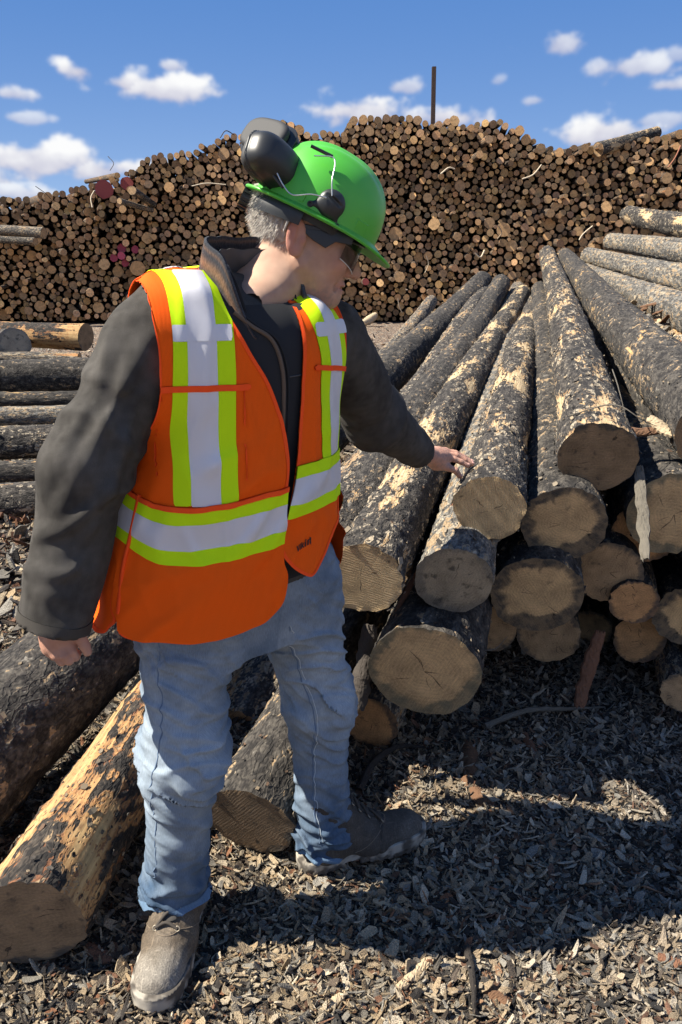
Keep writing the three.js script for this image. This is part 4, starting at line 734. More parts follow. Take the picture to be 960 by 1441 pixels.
{
  const P = panels[1], bend = (a, b, v0, v1) => { const L = [], Rr = []; for (let i = 0; i <= 12; i++) { const v = lerp(v0, v1, i / 12), sh = 0.142 + 0.02 * sstep(1.25, 1.05, v) - 0.03 * sstep(1.3, 1.48, v); L.push([sh + a, v]); Rr.push([sh + b, v]); } return [...L, ...Rr.reverse()]; };
  tape(P, 'lime_tape', LIME, bend(-0.052, -0.024, 1.13, 1.49), 0.0015); tape(P, 'silver_tape', SILV, bend(-0.0245, 0.0265, 1.13, 1.49), 0.002); tape(P, 'lime_tape', LIME, bend(0.026, 0.054, 1.13, 1.49), 0.0015);
  tape(P, 'silver_tape', SILV, band(0.08, 0.2, 1.37, 1.396), 0.0028, 0.002);
  tape(P, 'lime_tape', LIME, band(0.0, 0.3, 1.104, 1.129, 0.004), 0.0042); tape(P, 'silver_tape', SILV, band(0.0, 0.3, 1.054, 1.1045, 0.004), 0.0046); tape(P, 'lime_tape', LIME, band(0.0, 0.3, 1.028, 1.0545, 0.004), 0.0042);
  tape(P, 'pocket_trim', TRIM, band(0.07, 0.22, 1.31, 1.32, -0.02), 0.004);
}
for (const P of panels.slice(2)) {
  const s = P === panels[2] ? -1 : 1, b = (v0, v1) => (s < 0 ? [[-0.72, v0 - 0.01], [-0.3, v0 + 0.01], [-0.3, v1 + 0.01], [-0.72, v1 - 0.01]] : band(0.2, 0.72, v0, v1));
  tape(P, 'lime_tape', LIME, b(1.068, 1.095), 0.0015); tape(P, 'silver_tape', SILV, b(1.016, 1.0685), 0.002); tape(P, 'lime_tape', LIME, b(0.987, 1.0165), 0.0015);
  const br = (a, c) => (s < 0 ? [[-0.47 + a, 1.095], [-0.47 + c, 1.095], [-0.42 + c, 1.53], [-0.42 + a, 1.53]] : [[0.47 + a, 1.095], [0.47 + c, 1.095], [0.42 + c, 1.53], [0.42 + a, 1.53]]);
  tape(P, 'lime_tape', LIME, br(-0.056, -0.024), 0.0015); tape(P, 'silver_tape', SILV, br(-0.0245, 0.0265), 0.002); tape(P, 'lime_tape', LIME, br(0.026, 0.054), 0.0015);
}
// maker's mark on the left panel
{
  const font = await new FontLoader().loadAsync('fonts/droid/droid_sans_bold.typeface.json');
  const g = new TextGeometry('Viking', { font, size: 0.0115, depth: 0.0006, curveSegments: 3, bevelEnabled: false }), p = g.attributes.position;
  for (let i = 0; i < p.count; i++) { const x = p.getX(i) * 0.85, y = p.getY(i) + p.getX(i) * 0.28, a = glob(0.055 + x, 0.952 + y, 0.2), q = snap(vestF, a, 0.0015 + p.getZ(i)); p.setXYZ(i, q.x, q.y, q.z); }
  g.computeVertexNormals(); part('printed_name', own(g), std({ color: rgb(0.03, 0.02, 0.02) }), panels[1].o);
}

// jeans
const thR = cap(J.hipR, J.knR, 0.104, 0.074), shR_ = cap(J.knR, J.anR, 0.072, 0.058), thL = cap(J.hipL, J.knL, 0.102, 0.071), shL_ = cap(J.knL, J.anL, 0.068, 0.058);
const PEL = [[0.7, 0.15, 0.115], [0.85, 0.165, 0.128], [0.95, 0.16, 0.12]];
function legFold(x, y, z, kn, an, seed) {
  const k = y - kn.y, b = y - an.y, mk = Math.exp(-Math.pow(k / 0.1, 2)), ma = Math.exp(-Math.pow((b - 0.05) / 0.1, 2)), mt = Math.exp(-Math.pow((k - 0.3) / 0.12, 2));
  const w = n3(x * 6, y * 4, z * 6 + seed), r = n3(x * 4 + seed, y * 17 + w * 1.6 + x * 6, z * 4) * 5.2, r2 = n3(x * 7 + seed, y * 30 - w * 2 + x * 14, z * 7 + 5) * 4.2, q = Math.exp(-r * r) + 0.45 * Math.exp(-r2 * r2);
  return -q * (0.0045 + 0.012 * mk + 0.013 * ma + 0.008 * mt) + 0.004 * w + 0.003 * n3(x * 20, y * 26, z * 20);
}
function jeansF(x, y, z) {
  const [lx, lz] = loc(x, y, z), [a, b] = ramp(PEL, y), q = hyp(lx / a, lz / b);
  let d = Math.max((q - 1) * Math.min(a, b), 0.71 - y);
  let r = smin(capD(x, y, z, thR), capD(x, y, z, shR_), 0.05), l = smin(capD(x, y, z, thL), capD(x, y, z, shL_), 0.05);
  if (r < 0.04) r += legFold(x, y, z, J.knR, J.anR, 2); if (l < 0.04) l += legFold(x, y, z, J.knL, J.anL, 8);
  return Math.max(smin(smin(r, l, 0.03), d, 0.07), y - 0.97);
}
{
  const j = wear('jeans', 'faded blue denim jeans'), N = 512, h = new Float32Array(N * N);
  const map = tex(N, N, (x, y) => { const u = x / N, v = y / N, tw = Math.sin((u * 60 + v * 60) * 6.2832), f = fbm2(u * 96, v * 16, 96, 16, 4, 4), g = fbm2(u * 6, v * 6, 6, 6, 9, 4); h[y * N + x] = clamp(0.5 + 0.25 * tw + 0.2 * f); const s = clamp(0.8 + 0.1 * tw + 0.3 * f + 0.25 * g); return [s, s, s]; }, true);
  const mat = cloth({ map: rep(map, 6), bumpMap: rep(gray(N, N, h), 6), bumpScale: 0.0007, vertexColors: true, roughness: 0.9 });
  const hemD = (x, y, z) => (hyp(x - J.anR.x, z - J.anR.z) < hyp(x - J.anL.x, z - J.anL.z) ? J.anR.y + 0.036 + 0.15 * (z - J.anR.z) + 0.004 * n3(x * 30, 1, z * 30) - y : J.anL.y - 0.002 - 0.2 * (x - J.anL.x) + 0.004 * n3(x * 30, 2, z * 30) - y);
  const m = cut(nets(jeansF, [-0.52, -0.06, -1.92], [0.12, 0.99, -1.34], 0.006), hemD), hems = cut(m, (x, y, z) => -hemD(x, y, z) - 0.013);
  part('hem', own(meshGeo(thick(hems, 0.0022, -0.004))), cloth({ color: rgb(0.15, 0.235, 0.35), map: rep(map, 6) }), j);
  part('denim', own(meshGeo(m, 1, (x, y, z) => {
    const r = hyp(x - J.knR.x, z - J.knR.z) < hyp(x - J.knL.x, z - J.knL.z), k = r ? J.knR : J.knL, w = fbm3(x * 14, y * 14, z * 14, 4), fade = clamp(0.45 + 0.5 * Math.exp(-Math.pow((y - k.y - 0.08) / 0.2, 2)) * sstep(-0.04, 0.06, z - k.z) + 0.55 * w), low = sstep(0.32, 0.1, y) * 0.4;
    return [lerp(0.07, 0.36, fade - low), lerp(0.115, 0.43, fade - low), lerp(0.185, 0.5, fade - low)];
  })), mat, j);
  const thread = std({ color: rgb(0.12, 0.175, 0.26), roughness: 0.9 }), lightThread = std({ color: rgb(0.5, 0.56, 0.6), roughness: 0.9 });
  const seam = (pts, r, m, o) => { const c = new THREE.CatmullRomCurve3(pts).getPoints(60).map((p) => snap(jeansF, p, o)); part('seam', own(new THREE.TubeGeometry(new THREE.CatmullRomCurve3(c), 160, r, 5)), m, j); };
  const pl = [[382, 868, 1.60], [408, 915, 1.62], [428, 965, 1.66], [442, 1005, 1.66], [440, 1060, 1.66], [437, 1110, 1.66], [443, 1150, 1.66], [449, 1188, 1.66]];
  seam(pl.map(([a, b, z]) => at(a, b, z)), 0.0018, thread, -0.0002); seam(pl.map(([a, b, z]) => at(a + 4, b - 2, z)), 0.0009, lightThread, 0.001);
  const pr = [[226, 898, 1.46], [222, 960, 1.44], [219, 1010, 1.42], [212, 1065, 1.41], [206, 1120, 1.42], [206, 1200, 1.43], [212, 1250, 1.43]];
  seam(pr.map(([a, b, z]) => at(a, b, z)), 0.0016, thread, -0.0003);
  // white label with black marks sticking out of the hip pocket
  const t = new THREE.BoxGeometry(0.022, 0.05, 0.0015, 6, 10, 1), p = t.attributes.position; for (let i = 0; i < p.count; i++) p.setZ(i, p.getZ(i) + 0.004 * Math.sin(p.getY(i) * 60) + 0.1 * p.getX(i)); t.computeVertexNormals();
  const s = snap(jeansF, at(187, 893, 1.44), 0.006), q = part('paper_tag', t, std({ color: rgb(0.75, 0.75, 0.74) }), j); q.position.copy(s).sub(manBase); q.rotation.set(0, -0.35, -0.12);
  for (let i = 0; i < 3; i++) { const b = new THREE.TorusGeometry(0.004, 0.0012, 5, 12, 4.2); b.rotateZ(i); const o = part('black_mark', b, std({ color: rgb(0.03, 0.03, 0.03) }), q); o.position.set(0.001 * i, 0.014 - 0.013 * i, 0.0035); }
}

// boots, in their own axes: toe towards +z, sole at y = 0
function bootShape(seed) {
  const toe = [0, 0.036, 0.225, 0, 0.04, 0.12, 0.045, 0.047], mid = [0, 0.042, 0.12, 0, 0.075, 0.045, 0.045, 0.05], shaft = [0, 0.07, 0.02, 0, 0.2, -0.005, 0.054, 0.058], heel = [0, 0.045, -0.005, 0, 0.05, 0.01, 0.045, 0.045], instep = [0, 0.06, 0.12, 0, 0.135, 0.035, 0.036, 0.047];
  const upper = (x, y, z) => {
    const wx = x / (1 + 0.12 * Math.exp(-Math.pow((z - 0.17) / 0.08, 2)));
    let d = smin(capD(wx, y, z, toe), capD(wx, y, z, mid), 0.03); d = smin(d, capD(x, y, z, shaft), 0.03); d = smin(d, capD(x, y, z, heel), 0.03); d = smin(d, capD(x, y, z, instep), 0.02);
    d -= 0.0032 * Math.max(0, 1 - Math.abs(z - 0.165 + 0.5 * Math.abs(x)) / 0.006) * (y > 0.03 ? 1 : 0);      // the toe cap's stitched edge
    const bend = Math.max(0, 1 - Math.abs(n3(x * 6, y * 6, z * 34 + seed)) * 2.4) * Math.exp(-Math.pow((z - 0.125) / 0.035, 2));
    d += 0.004 * bend * bend + 0.0018 * n3(x * 28, y * 28, z * 28 + seed) + 0.001 * n3(x * 70, y * 70, z * 70);
    return Math.max(d, 0.022 - y, y - 0.2);
  };
  const outline = (z) => 0.037 + 0.013 * Math.exp(-Math.pow((z - 0.18) / 0.07, 2)) - 0.004 * Math.exp(-Math.pow((z - 0.07) / 0.04, 2));
  const sole = (x, y, z) => {
    const zc = clamp(z, -0.02, 0.228), w = outline(zc) + 0.007, dz = z - zc, d = hyp(x, dz) - w + (dz ? 0.0 : 0);
    const groove = 0.004 * (Math.sin(z * 260) > 0.1 ? 1 : 0) * (y < 0.014 ? 1 : 0) * sstep(-0.012, -0.002, d), bite = z > 0.045 && z < 0.085 ? 0.012 : 0;
    return Math.max(d + groove + 0.001 * n3(x * 60, y * 60, z * 60), y - 0.034 - 0.012 * sstep(0.1, 0.26, z), bite - y);
  };
  return { upper, sole, um: nets(upper, [-0.075, 0.0, -0.08], [0.075, 0.215, 0.29], 0.0045), sm: nets(sole, [-0.075, -0.006, -0.08], [0.075, 0.07, 0.31], 0.0045) };
}
{
  const LN = 384, lh = new Float32Array(LN * LN), hide = tex(LN, LN, (x, y) => { const u = x / LN, v = y / LN, a = fbm2(u * 40, v * 9, 40, 9, 3, 4), b = fbm2(u * 9, v * 40, 9, 40, 8, 4), f = fbm2(u * 60, v * 60, 60, 60, 5, 3), w = worley(u * 34, v * 34, 34, 34, 6); lh[y * LN + x] = clamp(0.5 + 0.4 * f + 0.3 * a - 0.3 * sstep(0.14, 0, w[1] - w[0])); const s = clamp(0.62 + 0.5 * f + 0.45 * sstep(0.1, 0.4, a) + 0.45 * sstep(0.12, 0.42, b)); return [s, s, s]; }, true), S = bootShape(4), leather = std({ vertexColors: true, roughness: 0.85, map: rep(hide, 5), bumpMap: rep(gray(LN, LN, lh), 5), bumpScale: 0.0012 }), sole = std({ vertexColors: true, roughness: 0.9 }), lace = std({ color: rgb(0.05, 0.042, 0.035), roughness: 0.9 }), eye = std({ color: rgb(0.3, 0.26, 0.2), roughness: 0.5, metalness: 0.6 });
  const put = (name, label, pos, ry, rz, dust) => {
    const b = new THREE.Group(); b.name = name; b.userData.label = label; man.add(b); b.position.copy(pos).sub(manBase); b.rotation.set(0, ry, rz, 'YXZ'); b.scale.setScalar(1.06);
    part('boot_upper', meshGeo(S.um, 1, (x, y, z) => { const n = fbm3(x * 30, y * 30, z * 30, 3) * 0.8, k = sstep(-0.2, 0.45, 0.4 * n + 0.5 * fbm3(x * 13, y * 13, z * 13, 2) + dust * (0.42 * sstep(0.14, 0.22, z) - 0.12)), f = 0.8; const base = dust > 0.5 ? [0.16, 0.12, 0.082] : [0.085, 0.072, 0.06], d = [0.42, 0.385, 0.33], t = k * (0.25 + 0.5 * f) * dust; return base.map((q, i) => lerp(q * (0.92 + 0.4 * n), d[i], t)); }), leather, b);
    part('boot_sole', meshGeo(S.sm, 1, (x, y, z) => { const n = fbm3(x * 30, y * 30, z * 30, 3), k = sstep(-0.1, 0.25, n + 0.12) * (y > 0.012 ? 1 : 0.3); const a = [0.07, 0.06, 0.05], d = [0.42, 0.38, 0.32]; return a.map((q, i) => lerp(q, d[i], k * 0.8)); }), sole, b);
    for (let i = 0; i < 4; i++) {
      const z = 0.15 - i * 0.024, L = [-1, 1].map((s) => snap(S.upper, V3(s * 0.024, 0.1 + i * 0.022, z), 0.003)), top = snap(S.upper, V3(0, 0.11 + i * 0.022, z), 0.007), next = snap(S.upper, V3(0.024, 0.122 + i * 0.022, z - 0.024), 0.003);
      part('lace', tube([L[0], top, L[1]], 0.0036, 16, 6), lace, b); if (i < 3) part('lace', tube([L[0], snap(S.upper, V3(0, 0.122 + i * 0.022, z - 0.012), 0.008), next], 0.0034, 16, 6), lace, b);
      for (const q of L) { const e = new THREE.TorusGeometry(0.0048, 0.0016, 6, 14); e.translate(0, 0, 0); const o = part('eyelet', e, eye, b); o.position.copy(q); o.lookAt(o.getWorldPosition(V3(0, 0, 0)).add(V3(0, 0.7, 1).applyAxisAngle(Y, ry))); }
    }
    const tongue = nets((x, y, z) => hyp(x / 1.0, 0) > 0.02 ? 1 : Math.max(Math.abs(S.upper(x, y, z) - 0.001) - 0.0025, Math.abs(x) - 0.019, 0.1 - y, y - 0.2, 0.02 - z), [-0.03, 0.08, -0.02], [0.03, 0.21, 0.2], 0.003);
    if (tongue.t.length) part('tongue', meshGeo(tongue), std({ color: rgb(0.05, 0.045, 0.04) }), b);
    const stitch = (o) => [...Array(20)].map((_, i) => { const a = -1 + i / 9.5; return snap(S.upper, V3(a * 0.055, 0.09 - 0.05 * a * a, 0.168 - 0.1 * a * a + o), 0.0006); });
    for (const o of [0]) part('stitching', tube(stitch(o), 0.0008, 60, 5), std({ color: rgb(0.2, 0.155, 0.11) }), b);
  };
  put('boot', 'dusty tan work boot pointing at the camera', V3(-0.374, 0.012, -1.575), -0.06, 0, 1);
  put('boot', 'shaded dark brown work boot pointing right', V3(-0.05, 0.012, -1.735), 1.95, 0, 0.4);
}
// ------------------------------------------------------------------ head, hands and the continuous body under the clothes
const HY = 92 * D, HP = 18 * D, HAT = new THREE.Quaternion().setFromEuler(new THREE.Euler(28 * D, 96 * D, 0, 'YXZ')), headQ = new THREE.Quaternion().setFromEuler(new THREE.Euler(HP, HY, 0.0, 'YXZ')), headO = at(427, 336, 1.655);
const headInv = headQ.clone().invert(), tmpV = V3(0, 0, 0);
const HL = (p) => p.clone().applyQuaternion(headQ).add(headO);      // head axes (x his left, y up, z forward) to the place
// profile of the face in head axes
function headLocal(x, y, z) {
  const ax = Math.abs(x);
  let d = ellD(x, y - 0.045, z + 0.012, 0.076, 0.092, 0.1);                                     // skull
  d = smin(d, ellD(x, y + 0.03, z - 0.045, 0.058, 0.075, 0.052), 0.05);                         // face
  d = smin(d, capD(ax, y, z, [0.055, -0.045, 0.01, 0.02, -0.088, 0.072, 0.017, 0.016]), 0.04);   // jaw
  d = smin(d, ellD(x, y + 0.092, z - 0.083, 0.021, 0.016, 0.016), 0.03);                        // chin
  d = smin(d, capD(ax, y, z, [0.012, 0.022, 0.092, 0.04, 0.02, 0.076, 0.011, 0.01]), 0.018);    // brow
  d = smin(d, ellD(ax - 0.038, y + 0.022, z - 0.074, 0.022, 0.02, 0.018), 0.025);               // cheek
  const eye = ellD(ax - 0.032, y - 0.003, z - 0.096, 0.017, 0.011, 0.014); d = smax(d, -eye, 0.014);
  d = smin(d, ellD(ax - 0.032, y - 0.002, z - 0.076, 0.0135, 0.011, 0.0125), 0.004);            // closed, lowered eyes
  d = smin(d, capD(x, y, z, [0, 0.012, 0.094, 0, -0.03, 0.116, 0.0085, 0.0125]), 0.012);        // nose
  d = smin(d, ellD(ax - 0.011, y + 0.034, z - 0.104, 0.0085, 0.008, 0.01), 0.008);
  d = smax(d, -ellD(ax - 0.006, y + 0.042, z - 0.108, 0.0035, 0.004, 0.005), 0.004);
  d = smin(d, ellD(x, y + 0.059, z - 0.094, 0.022, 0.0065, 0.011), 0.008);                      // lips
  d = smin(d, ellD(x, y + 0.071, z - 0.092, 0.019, 0.006, 0.0105), 0.008);
  d = smax(d, -ellD(x, y + 0.065, z - 0.102, 0.024, 0.0022, 0.013), 0.004);
  d = smax(d, -ellD(ax - 0.031, y + 0.066, z - 0.087, 0.005, 0.004, 0.006), 0.008);
  const fold = capD(ax, y, z, [0.02, -0.036, 0.102, 0.034, -0.072, 0.084, 0.003, 0.002]); d = smax(d, -fold, 0.009);
  // ears
  const ex = ax - 0.078 - 0.16 * -(z + 0.002), ey = y + 0.004, ez = z + 0.012;
  let ear = ellD(ex, ey, ez + 0.12 * ey, 0.0065, 0.034, 0.019); ear = smax(ear, -ellD(ex - 0.008, ey - 0.004, ez - 0.002 + 0.12 * ey, 0.0065, 0.024, 0.011), 0.006);
  ear = smin(ear, ellD(ex - 0.002, ey + 0.002, ez - 0.014, 0.004, 0.007, 0.005), 0.005); ear = smin(ear, ellD(ex - 0.002, ey, ez + 0.004, 0.003, 0.018, 0.0032), 0.004);
  d = smin(d, ear, 0.007);
  return d + 0.0007 * n3(x * 70, y * 70, z * 70) + 0.0016 * n3(x * 18, y * 18, z * 18);
}
const toHead = (x, y, z) => tmpV.set(x - headO.x, y - headO.y, z - headO.z).applyQuaternion(headInv);
const neckA = glob(0.0, 1.40, -0.035), neckB = HL(V3(0, -0.035, -0.022)), neckC = HL(V3(0, -0.075, 0.018)), neckD2 = glob(0, 1.43, 0.05);
const neck = [cap(neckA, neckB, 0.062, 0.056), cap(neckD2, neckC, 0.042, 0.036)];
function headF(x, y, z) { const p = toHead(x, y, z); let d = headLocal(p.x, p.y, p.z); const n = smin(capD(x, y, z, neck[0]), capD(x, y, z, neck[1]), 0.05); d = smin(d, n + 0.0015 * Math.sin(20 * p.y + 30 * p.z), 0.016); return d; }
// a hand: palm and five fingers, given as chains of points
function handF(palm, fingers) {
  return (x, y, z) => { let d = 9; for (const c of palm) d = smin(d, capD(x, y, z, c), 0.016); let g = 9; for (const f of fingers) { let q = 9; for (const c of f) q = smin(q, capD(x, y, z, c), 0.004); g = Math.min(g, q); } return smin(d, g, 0.007) + 0.0006 * n3(x * 90, y * 90, z * 90); };
}
function chain(pts, r0, r1) { const o = []; for (let i = 0; i < pts.length - 1; i++) { const n = pts.length - 1; o.push(cap(pts[i], pts[i + 1], lerp(r0, r1, i / n), lerp(r0, r1, (i + 1) / n))); } return o; }
// left hand reaches to the log: fingers together, thumb below and apart
const wl = J.wrL.clone().addScaledVector(dirL, -0.02);
const hd = 2.34;      // distance of this hand from the camera's plane
const hp = (px, py, d) => deep(px + 4, py + 7, hd + d);
const HLpts = {
  palm: [cap(wl, hp(614, 636, -0.06), 0.026, 0.025), cap(hp(608, 632, -0.06), hp(622, 630, -0.015), 0.021, 0.016), cap(hp(612, 640, -0.075), hp(624, 637, -0.055), 0.022, 0.016), cap(hp(610, 645, -0.07), hp(620, 647, -0.06), 0.019, 0.014)],
  fingers: [
    chain([hp(620, 628, -0.01), hp(633, 630, 0.0), hp(644, 635, 0.01), hp(652, 641, 0.015)], 0.0095, 0.0072),
    chain([hp(620, 630, -0.025), hp(637, 631, -0.012), hp(649, 637, -0.004), hp(659, 643, 0.0)], 0.0098, 0.0074),
    chain([hp(621, 633, -0.042), hp(638, 634, -0.032), hp(650, 640, -0.026), hp(660, 646, -0.022)], 0.0098, 0.0074),
    chain([hp(621, 637, -0.056), hp(635, 639, -0.05), hp(645, 643, -0.046), hp(654, 648, -0.042)], 0.0094, 0.007),
    chain([hp(614, 648, -0.07), hp(627, 651, -0.07), hp(637, 655, -0.066), hp(643, 663, -0.06)], 0.0115, 0.0078),
  ],
};
// right hand hangs, half hidden in the cuff, fingers loosely curled
const hr = (px, py, d) => deep(px, py, 1.545 + d), wr = J.wrR.clone();
const HRpts = {
  palm: [cap(wr, hr(80, 903, 0.0), 0.03, 0.03), cap(hr(72, 890, 0), hr(75, 908, 0), 0.02, 0.016), cap(hr(95, 890, 0.0), hr(98, 906, 0), 0.02, 0.016)],
  fingers: [
    chain([hr(70, 903, 0.01), hr(70, 915, -0.002), hr(76, 922, 0.0), hr(82, 920, 0.012)], 0.0105, 0.008),
    chain([hr(79, 905, -0.004), hr(80, 922, -0.014), hr(87, 930, -0.006), hr(93, 926, 0.008)], 0.011, 0.0084),
    chain([hr(89, 905, -0.006), hr(91, 922, -0.016), hr(97, 929, -0.008), hr(102, 925, 0.006)], 0.011, 0.0084),
    chain([hr(98, 903, -0.002), hr(101, 917, -0.01), hr(106, 924, -0.004), hr(109, 920, 0.008)], 0.0105, 0.008),
    chain([hr(102, 888, -0.01), hr(113, 897, -0.012), hr(119, 908, -0.008), hr(123, 917, -0.004)], 0.0122, 0.009),
  ],
};
{
  const fL = handF(HLpts.palm, HLpts.fingers), fR = handF(HRpts.palm, HRpts.fingers), box = (pts, m) => { const b = new THREE.Box3().setFromPoints(pts).expandByScalar(m); return [b.min.toArray(), b.max.toArray()]; };
  const pts = (H) => [...H.palm, ...H.fingers.flat()].flatMap((c) => [V3(c[0], c[1], c[2]), V3(c[3], c[4], c[5])]);
  const trunk = [cap(J.shR, J.elR, 0.05, 0.042), cap(J.elR, J.wrR, 0.042, 0.03), cap(J.shL, J.elL, 0.048, 0.04), cap(J.elL, wl, 0.038, 0.026), cap(J.hipR, J.knR, 0.08, 0.055), cap(J.knR, J.anR, 0.05, 0.036), cap(J.hipL, J.knL, 0.078, 0.052), cap(J.knL, J.anL, 0.048, 0.036), cap(J.anR, J.anR.clone().add(V3(0, -0.06, 0.1)), 0.03, 0.02), cap(J.anL, J.anL.clone().add(V3(0.1, -0.05, -0.03)), 0.03, 0.02)];
  const bodyF = (x, y, z) => { let d = Math.max(loft(x, y, z, BODY, -0.012), 0.78 - y); for (const c of trunk) d = smin(d, capD(x, y, z, c), 0.04); return Math.min(d, 9); };
  const body = nets(bodyF, [-0.72, 0.0, -2.1], [0.3, 1.46, -1.3], 0.014), headM = nets(headF, [headO.x - 0.2, headO.y - 0.19, headO.z - 0.13], [headO.x + 0.2, headO.y + 0.19, headO.z + 0.13], 0.0034);
  const hl = nets(fL, ...box(pts(HLpts), 0.035), 0.0032), hrM = nets(fR, ...box(pts(HRpts), 0.04), 0.0032);
  const skin = new THREE.MeshPhysicalMaterial({ vertexColors: true, bumpMap: rep(canvasBump, 24), bumpScale: 0.0005, roughness: 0.58, sheen: 0.2, sheenRoughness: 0.6, sheenColor: rgb(0.5, 0.35, 0.3) });
  const all = weld(body, headM, hl, hrM);
  part('body', own(meshGeo(all, 1, (x, y, z) => {
    const n = fbm3(x * 40, y * 40, z * 40, 4), p = toHead(x, y, z), ear = sstep(0.074, 0.086, Math.abs(p.x)) * (Math.abs(p.y) < 0.06 ? 1 : 0), cheek = Math.exp(-hyp(p.y + 0.03, p.z - 0.08) / 0.035) * (Math.abs(p.x) < 0.08 ? 1 : 0), lip = Math.exp(-Math.pow((p.y + 0.065) / 0.008, 2)) * sstep(0.085, 0.1, p.z), stub = 0.1 * sstep(0.02, 0.12, fbm3(x * 120, y * 120, z * 120, 2)) * sstep(-0.05, -0.09, p.y) * sstep(0.0, 0.06, p.z), hand = y < 1.12 ? 1 : 0;
    const r = clamp(ear * 0.8 + cheek * 0.55 + lip * 0.8 + hand * 0.35); return [lerp(0.5, 0.53, r) * (1 + 0.3 * n - 2 * stub), lerp(0.3, 0.205, r) * (1 + 0.4 * n - 1.2 * stub), lerp(0.205, 0.15, r) * (1 + 0.4 * n - 0.6 * stub)];
  })), skin, man);
  // nails on the reaching hand
  const nail = std({ color: rgb(0.62, 0.36, 0.29), roughness: 0.35 });
  for (const f of HLpts.fingers) { const c = f[f.length - 1], a = V3(c[0], c[1], c[2]), b = V3(c[3], c[4], c[5]), dir = b.clone().sub(a).normalize(), upv = V3(0, 1, 0.35).addScaledVector(dir, -V3(0, 1, 0.35).dot(dir)).normalize(), g = new THREE.SphereGeometry(1, 10, 6, 0, 6.2832, 0, 1.5); const o = part('fingernail', g, nail, man); o.position.copy(b.clone().addScaledVector(upv, c[7] - 0.0012)).sub(manBase); o.scale.set(0.0045, 0.0022, 0.006); o.quaternion.setFromRotationMatrix(new THREE.Matrix4().makeBasis(dir.clone().cross(upv).normalize().negate(), upv, dir)); }
}
// short grey hair: a cap of it below the hat, broken up by strands
{
  const inHair = (p) => { const hairline = p.z < -0.02 ? -0.062 + 0.1 * Math.max(0, -0.06 - p.z) : -0.062 + (p.z + 0.02) * 1.3; return Math.max(hairline + 0.008 * n3(p.x * 60, p.z * 60, 4) - p.y, p.z + 0.004 - 0.3 * Math.max(0, p.y), p.y - 0.07); };
  const f = (x, y, z) => { const p = toHead(x, y, z), q = inHair(p), h = headLocal(p.x, p.y, p.z) - 0.0052 + 0.0035 * n3(p.x * 160, p.y * 45, p.z * 160) + 0.002 * n3(p.x * 60, p.y * 25, p.z * 60); const earGap = ellD(Math.abs(p.x) - 0.08, p.y + 0.004, p.z + 0.006, 0.03, 0.05, 0.03); return smax(smax(h, q, 0.006), -earGap, 0.004); };
  const hair = wear('hair', 'short light grey hair'), m = nets(f, [headO.x - 0.17, headO.y - 0.13, headO.z - 0.12], [headO.x + 0.17, headO.y + 0.13, headO.z + 0.12], 0.0032);
  part('hair_mass', own(meshGeo(m, 1, (x, y, z) => { const k = 0.8 + 0.5 * n3(x * 120, y * 60, z * 120); return [0.5 * k, 0.46 * k, 0.41 * k]; })), std({ vertexColors: true, roughness: 0.8 }), hair);
  const R = rng(61), pos = [], idx = [], col = [];
  for (let i = 0; i < 9000; i++) {
    const v = R() * m.p.length / 3 | 0, b = V3(m.p[v * 3], m.p[v * 3 + 1], m.p[v * 3 + 2]), n = V3(m.n[v * 3], m.n[v * 3 + 1], m.n[v * 3 + 2]), down = HL(V3(0, -1, -0.25)).sub(headO), dir = n.clone().multiplyScalar(0.45).add(down).add(V3((R() - 0.5) * 0.7, (R() - 0.5) * 0.7, (R() - 0.5) * 0.7)).normalize(), s = n.clone().cross(dir).normalize().multiplyScalar(0.0006), L = 0.007 + 0.009 * R(), k = pos.length / 3, t = 0.6 + 0.7 * R();
    { const q = toHead(b.x, b.y, b.z); if ((Math.abs(q.x) > 0.06 && q.z > -0.045) || q.y < -0.058) continue; } const a = b.clone().addScaledVector(n, -0.001), c = b.clone().addScaledVector(dir, L); pos.push(a.x - s.x, a.y - s.y, a.z - s.z, a.x + s.x, a.y + s.y, a.z + s.z, c.x, c.y, c.z, a.x + n.x * 0.0009, a.y + n.y * 0.0009, a.z + n.z * 0.0009); idx.push(k, k + 2, k + 3, k + 3, k + 2, k + 1, k, k + 1, k + 2); for (let q = 0; q < 4; q++) col.push(0.6 * t, 0.56 * t, 0.5 * t);
  }
  const g = geo(pos, null, null, idx, col).toNonIndexed(); g.computeVertexNormals(); const o = part('hair_strands', own(g), std({ vertexColors: true, roughness: 0.7 }), hair); o.userData.kind = 'stuff';
  // eyebrow
  const brow = tube([HL(V3(-0.018, 0.03, 0.1)), HL(V3(-0.032, 0.033, 0.094)), HL(V3(-0.05, 0.025, 0.08))], 0.004, 14, 6); part('eyebrow', own(brow), std({ color: rgb(0.3, 0.25, 0.21) }), man);
}
